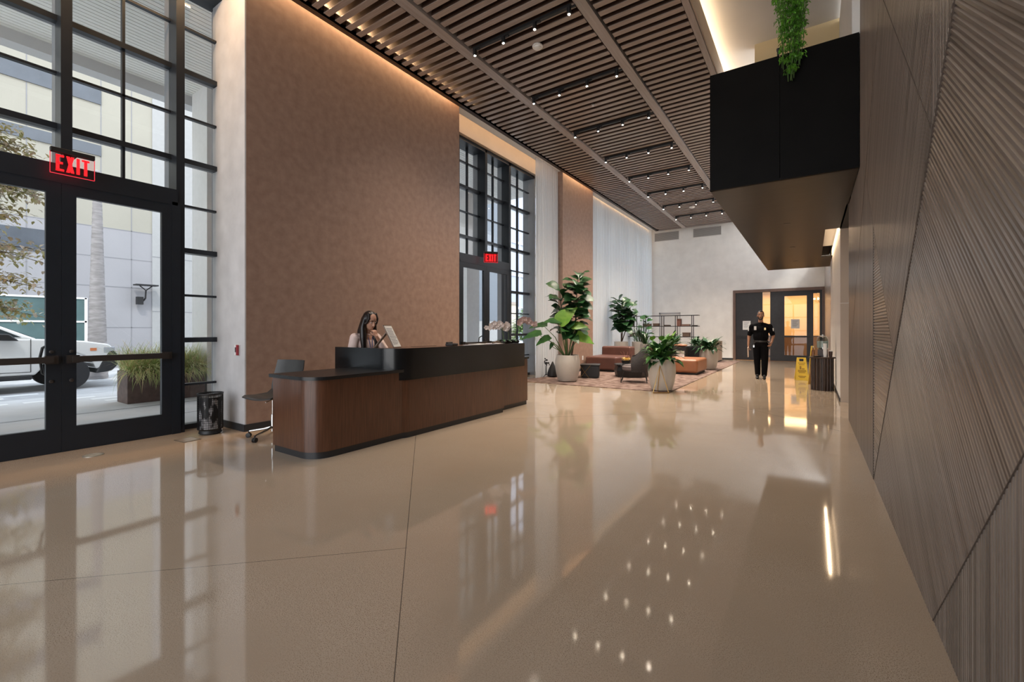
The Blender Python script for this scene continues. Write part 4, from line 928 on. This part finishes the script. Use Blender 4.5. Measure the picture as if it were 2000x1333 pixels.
# wet floor signs
def wet(loc, rz, lab, spread=.17, h=.58, text=True):
    o = thing('wet_floor_sign', lab, 'floor sign', loc, rz)
    for s in (-1, 1):
        th = math.atan2(spread, h); M = Matrix.Translation((0, s*spread, 0)) @ Matrix.Rotation(s*th, 4, 'X')
        pb = MB(); w0, w1 = .14, .10
        H = math.hypot(spread, h)
        def quadbox(xa, xb, xc, xd, z0, z1):
            i = len(pb.v); pb.v += [tuple(M @ Vector(p)) for p in ((xa, -.006, z0), (xb, -.006, z0), (xc, -.006, z1), (xd, -.006, z1), (xa, .006, z0), (xb, .006, z0), (xc, .006, z1), (xd, .006, z1))]
            for f in ((0, 1, 2, 3), (4, 7, 6, 5), (0, 4, 5, 1), (1, 5, 6, 2), (2, 6, 7, 3), (3, 7, 4, 0)): pb.f.append(tuple(i+q for q in f)); pb.sm.append(False)
        def wat(z): return w0+(w1-w0)*z/H
        quadbox(-wat(0), wat(0), wat(.82*H), -wat(.82*H), 0, .82*H); quadbox(-wat(.82*H), -.05, -.05, -wat(.95*H), .82*H, .95*H); quadbox(.05, wat(.82*H), wat(.95*H), .05, .82*H, .95*H); quadbox(-wat(.95*H), wat(.95*H), wat(H), -wat(H), .95*H, H)
        p = pb.build('sign_panel', YELLOW, o)
        if text:
            tm = MB(); ls = s*.0075
            for k, (wt, z) in enumerate(((.08, .74), (.06, .67), (.09, .42), (.09, .37), (.07, .32), (.085, .16), (.06, .11))): tm.box(-wt, wt, ls-.001, ls+.001, z*H, z*H+.018*H/.6, M)
            tm.box(-.05, -.01, ls-.001, ls+.001, .48*H, .62*H, M); tm.box(.0, .06, ls-.001, ls+.001, .48*H, .52*H, M)
            tm.build('warning_marks', mat('ochre_ink', (.35, .20, .03), .5) if 'ochre_ink' not in MATS else MATS['ochre_ink'], p)
    return o
wet((-.22, 13.85, 0), R(8), 'open yellow wet floor sign standing on the polished floor')
wet((.02, 12.9, 0), R(75), 'taller yellow wet floor sign half hidden behind the drinks table', .06, .92)

# ------------------------------------------------------------------ people
def human(name, parts, mt, par, vox=.010, smooth=4):
    m = MB()
    for p in parts:
        if p[0] == 'b': m.ball(p[1], p[2], 16, 12, p[3] if len(p) > 3 else None)
        else:
            pts, rs = p[1], p[2]; m.tube(pts, rs, 14)
            for q, r in ((pts[0], rs[0]), (pts[-1], rs[-1])): m.ball(q, r*.99, 14, 8)
    o = m.build(name, mt, par)
    r = o.modifiers.new('remesh', 'REMESH'); r.mode = 'VOXEL'; r.voxel_size = vox; r.use_smooth_shade = True
    s = o.modifiers.new('smooth', 'SMOOTH'); s.iterations = smooth; s.factor = .5
    return o
# local frame: +x = person's facing, +y = person's left, z up
def head(cx, cz, tilt=0, turn=0, lean=0):
    M = Matrix.Translation((cx, 0, cz)) @ Matrix.Rotation(turn, 4, 'Z') @ Matrix.Rotation(tilt, 4, 'Y')
    q = lambda x, y, z: tuple(M @ Vector((x, y, z)))
    R3 = M.to_3x3().to_4x4()
    P = [('b', q(-.010, 0, .055), (.098, .076, .090), R3), ('b', q(.020, 0, -.010), (.070, .064, .085), R3), ('b', q(.035, 0, -.062), (.045, .046, .036), R3),
         ('t', [q(.088, 0, .03), q(.108, 0, -.012)], [.008, .013]), ('b', q(.086, 0, -.018), (.016, .017, .010), R3),
         ('b', q(.078, 0, -.044), (.014, .025, .007), R3), ('b', q(.076, 0, -.056), (.013, .021, .007), R3),
         ('b', q(.075, .032, .045), (.016, .024, .008), R3), ('b', q(.075, -.032, .045), (.016, .024, .008), R3),
         ('b', q(-.008, .080, .005), (.018, .008, .030), R3), ('b', q(-.008, -.080, .005), (.018, .008, .030), R3)]
    return P, q, R3
def hand(wrist, d, up, side, curl=.5, s=1.0):
    # palm then five fingers; d=direction of the fingers, side = towards the thumb, up=back of the hand normal
    w = Vector(wrist); d = Vector(d).normalized(); side = Vector(side); side = (side-d*side.dot(d)).normalized(); nrm = d.cross(side)
    if nrm.dot(Vector(up)) < 0: nrm = -nrm
    P = []
    for k in range(4):
        off = side*(.030-.020*k)*s; P.append(('t', [(w+off*.6)[:], (w+d*.080*s+off)[:]], [.013*s, .0115*s]))
        L = (.072, .080, .074, .058)[k]*s; b = w+d*.080*s+off; a1 = curl*(.7+.12*k)
        d1 = (d*math.cos(a1)-nrm*math.sin(a1)); d2 = (d*math.cos(a1*2.0)-nrm*math.sin(a1*2.0)); d3 = (d*math.cos(a1*2.8)-nrm*math.sin(a1*2.8))
        p1_ = b+d1*L*.45; p2_ = p1_+d2*L*.32; p3_ = p2_+d3*L*.23
        P.append(('t', [b[:], p1_[:], p2_[:], p3_[:]], [.0100*s, .0092*s, .0085*s, .0072*s]))
    t0 = w+d*.02*s+side*.022*s; t1_ = t0+(d*.55+side*.75-nrm*.25)*.038*s; t2_ = t1_+(d*.85+side*.2-nrm*.4)*.032*s; t3_ = t2_+(d*.85-side*.1-nrm*.5)*.022*s
    P.append(('t', [t0[:], t1_[:], t2_[:], t3_[:]], [.014*s, .0115*s, .0100*s, .0085*s])); return P
def eyes(q, par):
    m = MB(); n = MB()
    for s in (-1, 1): m.ball(q(.080, s*.031, .026), (.010, .014, .0065)); n.ball(q(.0885, s*.031, .026), .0055, 10, 6)
    o = m.build('eyes', mat('eye_white', (.6, .58, .55), .3) if 'eye_white' not in MATS else MATS['eye_white'], par); n.build('irises', BLACK, o)
def brows(q, par):
    m = MB()
    for s in (-1, 1): m.tube([q(.090, s*.014, .050), q(.090, s*.032, .056), q(.080, s*.050, .050)], [.004, .0045, .003], 6)
    m.build('eyebrows', HAIR, par)
# guard walking towards the camera
gd = thing('person', 'man in black short-sleeved uniform walking toward the viewer holding papers', 'person', (-1.12, 13.50, 0), R(-88))
HP, q, R3 = head(.03, 1.665)
LA = [(0, .205, 1.40), (-.02, .285, 1.14), (.13, .25, .97)]      # his left arm (image right), bent hand at belt
RA = [(0, -.205, 1.40), (-.02, -.275, 1.13), (.05, -.285, .88)]
body = HP+[('t', [(-.005, 0, 1.42), (.012, 0, 1.57)], [.062, .056]), ('t', [(0, 0, 1.02), (0, 0, 1.38)], [.085, .085])]
for A in (LA, RA): body += [('t', [A[0], A[1]], [.056, .044]), ('t', [A[1], A[2]], [.042, .027])]
body += hand(RA[2], (.15, 0, -1), (0, -1, 0), (1, 0, 0), .75) + hand(LA[2], (.55, -.25, -.75), (0, 1, .2), (1, -.2, .6), .6)
body += [('t', [(0, .09, .9), (.03, .095, .5), (.05, .085, .16)], [.06, .045, .03]), ('t', [(0, -.09, .9), (-.01, -.085, .5), (-.085, -.075, .17)], [.06, .045, .03])]
human('body', body, SKIN2, gd, .007)
shirt = [('b', (0, 0, 1.30), (.135, .215, .15)), ('b', (0, 0, 1.14), (.138, .185, .22)), ('b', (0, 0, 1.00), (.128, .165, .10)), ('t', [(0, -.185, 1.385), (0, -.08, 1.42), (0, .08, 1.42), (0, .185, 1.385)], [.068, .075, .075, .068]), ('t', [(0, 0, 1.40), (.0, 0, 1.48)], [.10, .068])]
for s, A in ((1, LA), (-1, RA)):
    a, b = Vector(A[0]), Vector(A[1]); shirt.append(('t', [a[:], (a+(b-a)*.78)[:]], [.066, .064]))
human('uniform_shirt', shirt, UNIFORM, gd, .009)
tr = [('b', (0, 0, .95), (.130, .165, .11)), ('t', [(0, .085, .90), (.03, .095, .50), (.05, .085, .12)], [.105, .082, .068]), ('t', [(0, -.085, .90), (-.01, -.085, .50), (-.09, -.075, .13)], [.105, .080, .066])]
human('trousers', tr, UNIFORM, gd, .009)
bl = MB().lathe([(.138, .975), (.142, .98), (.142, 1.015), (.138, 1.02)], n=32, sx=.98, sy=1.24, cap=False); bl.build('belt', BLACK, gd)
MB().box(.132, .142, -.025, .025, .98, 1.015).build('belt_buckle', DGREY, gd)
MB().box(.02, .08, .175, .215, .80, 1.0).build('holster', BLACK, gd, bevel=.01)
k_ = MB().lathe([(.015, 0), (.015, .004)], c=(.10, -.13, .96), n=12); k_.tube([(.115, -.15, .99), (.13, -.155, .90), (.12, -.15, .86)], .005); k_.box(.118, .124, -.17, -.14, .84, .90); k_.build('keys', CHROME, gd)
for s, x, y in ((1, .08, .088), (-1, -.06, -.078)):
    human('shoe', [('b', (x-.02, y, .045), (.055, .040, .043)), ('b', (x+.075, y, .030), (.085, .044, .030)), ('b', (x+.02, y, .075), (.05, .040, .05))], BLACK, gd, .006, 2)
hr = MB().ball(q(-.022, 0, .062), (.104, .083, .096), M=R3); o = hr.build('hair', HAIR, gd)
bm = bmesh.new(); bm.from_mesh(o.data)
bmesh.ops.delete(bm, geom=[v for v in bm.verts if (v.co.x > q(.050, 0, 0)[0] and v.co.z < q(0, 0, .088)[2]) or v.co.z < q(0, 0, .00)[2]], context='VERTS'); bm.to_mesh(o.data); bm.free()
human('beard', [('t', [q(.055, .058, .0), q(.060, .045, -.055), q(.080, .02, -.088), q(.080, -.02, -.088), q(.060, -.045, -.055), q(.055, -.058, .0)], [.010, .020, .020, .020, .020, .010]), ('t', [q(.088, .026, -.034), q(.097, 0, -.030), q(.088, -.026, -.034)], [.006, .008, .006])], HAIR, gd, .005, 2)
eyes(q, gd); brows(q, gd)
MB().box(.128, .134, .085, .125, 1.30, 1.36).build('chest_badge', mat('badge_gold', (.75, .55, .25), .3, metal=.5), gd, bevel=.004)
MB().box(.118, .128, -.150, -.095, 1.30, 1.40).build('name_patch', PAPER, gd, bevel=.003)
ep = MB()
for s in (-1, 1): ep.box(-.03, .04, s*.285-.012, s*.285+.012, 1.27, 1.35)
ep.build('sleeve_patch', PAPER, gd, bevel=.004)
tag(MB().box(-.012, .012, -.05, .05, -.16, .10, None).build('rolled_papers', mat('cream_paper', (.62, .48, .38), .6)), 'rolled pale papers held in the uniformed man\'s hand', 'papers')
rp = bpy.data.objects['rolled_papers']; rp.location = (-1.405, 13.38, .74); rp.rotation_euler = (R(12), 0, 0)

# receptionist behind the desk
wm = thing('person', 'long-haired woman in pale pink blouse behind the desk resting chin on hand', 'person', (-5.13, 3.97, -.02), R(-4))
HP, q, R3 = head(.115, 1.425, R(22))
LA = [(.03, .165, 1.215), (.20, .22, 1.00), (.235, .02, 1.235)]
RA = [(.03, -.175, 1.215), (.02, -.235, .965), (.20, -.20, .82)]
body = HP+[('t', [(.03, 0, 1.22), (.085, 0, 1.36)], [.052, .048]), ('t', [(0, 0, .9), (.02, 0, 1.2)], [.10, .10])]
for A in (LA, RA): body += [('t', [A[0], A[1]], [.045, .036]), ('t', [A[1], A[2]], [.035, .024])]
body += hand(LA[2], (-.15, -.25, .9), (1, 0, .2), (0, -1, .3), .9, .88) + hand(RA[2], (1, 0, -.1), (0, 0, 1), (0, 1, 0), .4, .88)
body += [('t', [(0, .08, .85), (0, .08, .05)], [.07, .035]), ('t', [(0, -.08, .85), (0, -.08, .05)], [.07, .035]), ('b', (.05, .08, .03), (.10, .035, .028)), ('b', (.05, -.08, .03), (.10, .035, .028))]
human('body', body, SKIN, wm, .0065)
bl = [('b', (.02, 0, 1.12), (.115, .165, .13)), ('b', (.0, 0, .95), (.110, .145, .16)), ('t', [(.03, -.145, 1.215), (.03, .14, 1.215)], [.062, .062]), ('t', [(.03, 0, 1.21), (.05, 0, 1.28)], [.08, .055])]
a, b, c_ = (Vector(p) for p in RA); bl += [('t', [a[:], b[:]], [.066, .056]), ('t', [b[:], (b+(c_-b)*.85)[:]], [.054, .036])]
a, b, c_ = (Vector(p) for p in LA); bl += [('t', [a[:], b[:]], [.064, .054]), ('t', [b[:], (b+(c_-b)*.62)[:]], [.050, .036])]
human('blouse', bl, BLOUSE, wm, .008)
human('trousers', [('b', (0, 0, .86), (.115, .16, .12)), ('t', [(0, .08, .82), (0, .08, .1)], [.095, .06]), ('t', [(0, -.08, .82), (0, -.08, .1)], [.095, .06])], UNIFORM, wm, .010)
hs = [('b', q(-.028, 0, .060), (.098, .090, .098), R3), ('b', q(-.03, 0, 0), (.085, .090, .10), R3), ('t', [q(-.02, -.078, .05), (.095, -.095, 1.36), (.11, -.10, 1.22), (.12, -.095, 1.02)], [.022, .040, .045, .028]), ('t', [q(-.02, .078, .05), (.08, .095, 1.34), (.09, .10, 1.2), (.12, .10, 1.04)], [.022, .034, .038, .025]), ('t', [q(-.07, 0, .02), (-.03, 0, 1.30), (-.075, 0, 1.14), (-.08, 0, 1.0)], [.08, .085, .07, .04]),
      ('t', [q(.01, .055, .125), q(.055, .066, .07), q(.045, .078, .0)], [.022, .018, .014]), ('t', [q(.01, -.055, .125), q(.055, -.066, .07), q(.045, -.078, .0)], [.022, .018, .014])]
human('hair', hs, HAIR, wm, .007, 3)
eyes(q, wm); brows(q, wm)
MB().tube([(.13, -.03, 1.22), (.155, -.02, 1.10), (.15, 0, 1.02), (.15, .02, 1.10), (.13, .03, 1.22)], .006).build('lanyard', mat('blue_lanyard', (.06, .06, .16), .6), wm)
tag(MB().box(-4.83, -4.81, 4.55, 5.05, .80, 1.06).build('monitor', BLACK), 'low black monitor behind the reception counter', 'monitor')
MB().box(-4.86, -4.78, 4.74, 4.86, .74, .81).build('stand', BLACK, bpy.data.objects['monitor'])

# ------------------------------------------------------------------ outdoors
PAVE = mat('pale_pavement', (.50, .50, .50), .85, col2=(.58, .58, .58), nscale=1.5, bump=.1)
struct(MB().box(-12.4, -6.95, -25, 60, -.25, -.02).build('floor', PAVE), 'pale grey pavement outside the glass doors')
struct(MB().box(-60, -12.4, -40, 90, -.4, -.15).build('floor', mat('asphalt_light', (.40, .40, .40), .9, noise=.15, nscale=3)), 'pale street outside behind the truck')
sp = MB(); random.seed(2)  # white strips paint the light between shadow stripes on the ground
for i in range(9):
    x = -11.9+.42*i if i < 5 else -14.2-.45*(i-5)
    y = -4
    while y < 12:
        l = rnd(.5, 1.6); z = -.018 if x > -12.4 else -.148
        if rnd(0, 1) < .6 and x < -10.7: sp.box(x, x+.2, y, y+l, z-.01, z)
        y += l+rnd(.1, .6)
struct(sp.build('floor', mat('painted_light_stripes', (.72, .72, .71), .8)), 'white stripes of painted light on the pavement and street outside')
jn = MB().box(-9.55, -9.52, -8, 10, -.03, -.0185); jn.box(-8.3, -8.28, -8, 10, -.03, -.0185); struct(jn.build('trim_4', mat('paving_joint', (.12, .12, .12), .9)), 'dark slot drain line in the pavement outside')
# canopy
cp = struct(thing('ceiling', None, None), 'pale ribbed canopy soffit outside over the entrance')
s_ = MB(); x = -10.9
while x < -7.05: s_.box(x, x+.085, -20, 14, 6.25, 6.33); x += .10
s_.build('soffit_board', mat('soffit_pale', (.82, .82, .78), .7), cp); MB().box(-11.0, -7.0, -20, 14, 6.32, 6.8).build('deck', mat('soffit_deck', (.55, .55, .52), .8), cp)  # deck is a darker grey than the soffit boards
MB().box(-11.2, -10.9, -20, 14, 6.05, 7.0).build('fascia', mat('fascia', (.55, .55, .55), .7), cp)
MB().lathe([(.1, 0), (.1, -.01)], c=(-8.6, 1.5, 6.25), n=20).build('downlight', mat('pale_disc', (.85, .85, .83), .5), cp)
MB().box(-7.06, -7.0, -20, 2.9, 5.85, 6.9).build('upper_band', mat('band_pale', (.55, .55, .55), .7), cp)
colm = mat('column_pale', (.66, .66, .65), .7, noise=.03)
for y, lab in ((-4.3, 'pale square column outside, before the parked truck'), (4.0, 'pale square column outside beside the grass planter'), (12.15, 'pale square column outside the second glass doors')):
    o = MB().box(-10.8, -10.1, y, y+.7, -.02, 6.25).build('column', colm); tag(o, lab, 'column', 'columns of the outdoor canopy')
# planter
o = thing('grass_planter', 'rust brown box planter of tall grass on the pavement outside', 'planter', (-10.33, 3.35, -.02))
MB().box(-.27, .27, -.62, .60, 0, .58).build('planter_box', mat('rust_metal', (.10, .065, .055), .6, noise=.3, nscale=8), o, bevel=.01)
g1 = MB(); g2 = MB(); random.seed(9)
for k in range(2600):
    x, y = rnd(-.25, .25), rnd(-.60, .58); az = rnd(0, 6.28); el = rnd(.9, 1.5)
    if rnd(0, 1) < .35: x = .26; az = rnd(-.9, .9); el = rnd(.0, 1.0)
    leaf(g1 if k % 3 else g2, (x, y, .56), (math.cos(az)*math.cos(el), math.sin(az)*math.cos(el), math.sin(el)), rnd(.35, .72), .010, rnd(.4, 1.1), .1, 'blade', 5)
g1.build('grass', mat('grass_green', (.28, .40, .11), .6, col2=(.52, .60, .24), nscale=5), o); g2.build('dry_grass', mat('grass_dry', (.70, .56, .30), .6), o)
# street tree
tr_ = thing('tree', 'street tree with yellow green and white leaves outside the left door', 'tree', (-11.6, .80, -.02)); random.seed(4)
MB().tube([(0, -.6, 0), (0, -.45, 1.8), (.1, -.1, 3.2), (.1, .2, 4.6)], [.11, .09, .06, .03]).build('trunk', BARK, tr_)
br = MB(); lf1 = MB(); lf2 = MB()
for k in range(60):
    z0 = rnd(1.7, 4.6); az = rnd(-.6, 2.2); L = rnd(.7, 1.45); b = Vector((.1, -.2, z0)); d = Vector((math.cos(az)*.6, math.sin(az), rnd(-.15, .25))).normalized()
    pts = [b+d*L*t+Vector((0, 0, -.18*t*t)) for t in (0, .33, .66, 1)]; br.tube([p[:] for p in pts], [.018, .012, .008, .004], 5)
    for j in range(110):
        t = rnd(.15, 1.05); p = b+d*L*t+Vector((rnd(-.16, .16), rnd(-.16, .16), -.18*t*t+rnd(-.14, .14))); a = rnd(0, 6.28)
        leaf(lf1 if rnd(0, 1) < .6 else lf2, p, (math.cos(a), math.sin(a), rnd(-.9, .3)), rnd(.08, .14), rnd(.04, .07), .4, .2, 'oval', 3)
br.build('branch', BARK, tr_); lf1.build('foliage', mat('autumn_green', (.34, .38, .13), .5, col2=(.60, .46, .24), nscale=3), tr_); lf2.build('foliage', mat('pale_leaf', (.80, .80, .72), .4, col2=(.55, .36, .22), nscale=3), tr_)
# palm trunk
pt = thing('palm_trunk', 'grey ringed palm trunk standing behind the white truck', 'tree', (-17.6, 4.08, -.15))
pr = []
for k in range(90): z = 6.15*k/89; r = .245-.165*(z/6.15)**.9; pr.append((r+.008*(k % 2), z))
pr.append((.03, 6.2)); MB().lathe(pr, n=22).build('trunk', mat('palm_bark', (.19, .175, .17), .85, col2=(.31, .29, .285), nscale=4, stretch=(1, 1, 5)), pt)
# opposite building
bd = thing('building', 'pale panelled building across the street', 'building', (-22, 0, -.15))
MB().box(-3, 0, -30, 31, 0, 5.3).build('lower_wall', mat('mauve_panel', (.265, .26, .27), .8, noise=.04, nscale=.6), bd)
MB().box(-3, 0, -30, 31, 5.3, 22).build('upper_wall', mat('beige_panel', (.285, .27, .225), .8, noise=.04, nscale=.6), bd)
MB().box(-.01, .03, 6.75, 31, .1, 22).build('side_wall', mat('white_panel', (.30, .30, .295), .8, noise=.03), bd)
j_ = MB()
for z in (1.55, 3.1, 4.2, 5.3, 6.8, 8.6, 10.4, 12.2): j_.box(-.0, .006 if z != 3.1 else .006, -30, 6.75, z-.014, z+.014)
for y in (3.3, 5.2, 6.1): j_.box(0, .006, y-.014, y+.014, 0, 14)
for z in (2.2, 4.4, 6.6): j_.box(.031, .036, 6.75, 31, z-.014, z+.014)
j_.build('panel_joint', mat('joint_grey', (.20, .20, .21), .9), bd)
BW = mat('blue_window', (.075, .085, .10), .25, noise=.1, nscale=2)
for (y0, y1, z0, z1) in ((-20, 5.2, 7.93, 8.32), (-20, 5.2, 9.85, 10.4), (-20, 4.15, 4.15, 4.9)): MB().box(0, .04, y0, y1, z0, z1).build('window', BW, bd)
w1 = MB().box(.0, .03, -20, 4.75, .2, 2.60).build('window', mat('teal_window', (.085, .135, .135), .15, noise=.15, nscale=1.5), bd)
f_ = MB()
for z in (.2, .95, 1.75, 2.60): f_.box(.03, .06, -20, 4.8, z-.03, z+.03)
for y in (-9, -5.2, -1.5, 1.3, 4.78): f_.box(.03, .06, y-.04, y+.04, .2, 2.62)
f_.build('window_frame', PAPER, w1)
MB().box(.03, .06, 25.2, 31, 2.2, 22).build('window', mat('slate_window', (.11, .13, .155), .6), bd)
o = thing('wall_lamp', 'dark bracket lamp on the pale building opposite', 'lamp', (-21.85, 6.45, 2.75)); MB().tube([(-.1, 0, -.3), (.15, 0, -.2), (.2, 0, .1)], .03).build('bracket', BLACK, o); MB().box(.0, .4, -.35, .35, .28, .33).build('shade', BLACK, o); MB().tube([(.2, 0, .1), (.2, -.2, .28)], .02).build('strut', BLACK, o); MB().tube([(.2, 0, .1), (.2, .2, .28)], .02).build('strut', BLACK, o); MB().box(-.05, .12, -.25, -.05, -.45, -.15).build('ballast', BLACK, o)
# far view through second window
o = thing('building', 'tall pale blue glass building far down the street', 'building', (-30, 42, -.15)); MB().box(-8, 0, 0, 26, 0, 34).build('wall', mat('sky_glass', (.30, .34, .42), .5, noise=.06, nscale=.3), o); fb_ = MB()
for y in range(0, 26, 2): fb_.box(0, .1, y, y+.25, 0, 34)
for z in range(0, 34, 4): fb_.box(0, .12, 0, 26, z, z+.3)
fb_.build('facade_grid', mat('grid_white', (.42, .44, .5), .5), o)
o = thing('building', 'low beige building beside the far shrubs outside', 'building', (-27, 36, -.15)); MB().box(-2, 0, 0, 5, 0, 4.2).build('wall', mat('cream_wall', (.62, .56, .46), .8, noise=.03), o); MB().box(-2, .2, 0, 5, 4.2, 4.5).build('roof_edge', mat('eave_brown', (.30, .26, .22), .8), o)
random.seed(6)
for (x, y, s, lab) in ((-15.5, 24.5, 1.35, 'rounded green shrub outside beyond the second glass doors'), (-17.5, 28.5, 2.1, 'taller green shrub farther down the pavement outside')):
    o = thing('shrub', lab, 'shrub', (x, y, -.15)); L_ = MB()
    for k in range(1300):
        a = rnd(0, 6.28); e = rnd(-.2, 1.5); r = rnd(.55, 1)*s; p = Vector((math.cos(a)*math.cos(e)*r*.8, math.sin(a)*math.cos(e)*r*.8, s*.7+math.sin(e)*r*.8)); leaf(L_, p, (math.cos(a), math.sin(a), rnd(-.3, .8)), .26, .12, .4, .2, 'oval', 3)
    L_.build('foliage', mat('shrub_green', (.10, .20, .05), .6, col2=(.26, .36, .12), nscale=2) if 'shrub_green' not in MATS else MATS['shrub_green'], o); MB().tube([(0, 0, 0), (0, 0, s)], .05).build('stem', BARK, o)
# truck
tk = thing('pickup_truck', 'white pickup truck parked on the street outside the left doors', 'truck', (-15.9, .33, -.15))
WP = mat('white_car_paint', (.66, .66, .65), .2, coat=.6); TR_ = mat('black_trim', (.02, .021, .023), .5)
def arc_pts(cy, r, a0, a1, n=10): return [(cy+r*math.cos(R(a0+(a1-a0)*k/n)), .40+r*math.sin(R(a0+(a1-a0)*k/n))) for k in range(n+1)]
cyf, cyr = 2.62, -1.15
prof = [(-2.6, .50)]+arc_pts(cyr, .50, 180, 0)+[(-.60, .40), (2.05, .40)]+arc_pts(cyf, .50, 168, 8)+[(3.30, .52), (3.45, .62), (3.46, .98), (3.36, 1.09), (2.9, 1.18), (2.1, 1.24), (-.95, 1.28), (-2.6, 1.25)]
def side_prism(prof, x0, x1, par, m, name, bev=.04):
    mb = MB(); M = Matrix(((0, 0, 1, 0), (1, 0, 0, 0), (0, 1, 0, 0), (0, 0, 0, 1))); mb.prism(prof, x0, x1, M=M); return mb.build(name, m, par, bevel=bev, seg=3)
side_prism(prof, -.95, .95, tk, WP, 'body')
roof = [(2.14, 1.22), (1.50, 1.56), (1.0, 1.78), (.55, 1.84), (-.65, 1.83), (-.85, 1.75), (-.98, 1.26)]
side_prism(roof, -.78, .78, tk, WP, 'cab', .06)
wp = [(1.86, 1.28), (1.42, 1.53), (.95, 1.73), (.56, 1.77), (.50, 1.28)]; side_prism(wp, .775, .785, tk, mat('truck_glass', (.03, .04, .045), .1), 'side_window', 0); side_prism([(.40, 1.29), (.42, 1.745), (-.6, 1.75), (-.72, 1.29)], .775, .785, tk, MATS['truck_glass'], 'side_window', 0)
ws = MB(); ws.poly([(.70, 2.09, 1.262), (-.70, 2.09, 1.262), (-.64, 1.56, 1.54), (.64, 1.56, 1.54)]); ws.build('windshield', MATS['truck_glass'], tk)
side_prism([(3.10, .36), (3.42, .40), (3.54, .55), (3.53, .84), (3.46, .94), (3.36, .92), (3.20, .62)], -.97, .965, tk, TR_, 'front_bumper', .04)
hl = MB().box(.60, .955, 3.25, 3.48, .86, 1.02); hl.build('headlight', mat('headlight', (.35, .37, .4), .1), tk, bevel=.02)
MB().box(.952, .962, 3.0, 3.12, .93, 1.0).build('marker_lamp', mat('orange_lamp', (.6, .2, .08), .3), tk)
side_prism([(1.78, 1.20), (1.62, 1.36), (1.42, 1.37), (1.38, 1.22)], .97, 1.16, tk, BLACK, 'side_mirror', .03)
ld = MB()
for y in (1.98, .46, -.62): ld.box(.951, .956, y-.006, y+.006, .48, 1.24)
ld.box(.951, .956, -.62, 1.98, .475, .487); ld.build('door_seam', TR_, tk)
MB().box(.95, .97, .56, .78, 1.03, 1.07).build('door_handle', TR_, tk, bevel=.008)
MB().box(.55, .97, -.55, 2.0, .30, .40).build('running_board', TR_, tk, bevel=.02)
for cy, n_ in ((cyf, 'f'), (cyr, 'r')):
    for xs in (.72, -.94):
        M = Matrix.Translation((xs, cy, .385)) @ Matrix.Rotation(R(90), 4, 'Y')
        wl = MB().lathe([(.25, 0), (.37, .0), (.385, .03), (.385, .19), (.37, .22), (.25, .22)], n=36, M=M).build('wheel', mat('tyre', (.025, .025, .027), .8) if 'tyre' not in MATS else MATS['tyre'], tk)
        rm = MB().lathe([(.24, .19), (.235, .215), (.12, .205), (.06, .225), (.02, .225)], n=28, M=M); rm.build('rim', mat('alloy', (.45, .42, .38), .35, metal=.7) if 'alloy' not in MATS else MATS['alloy'], wl)
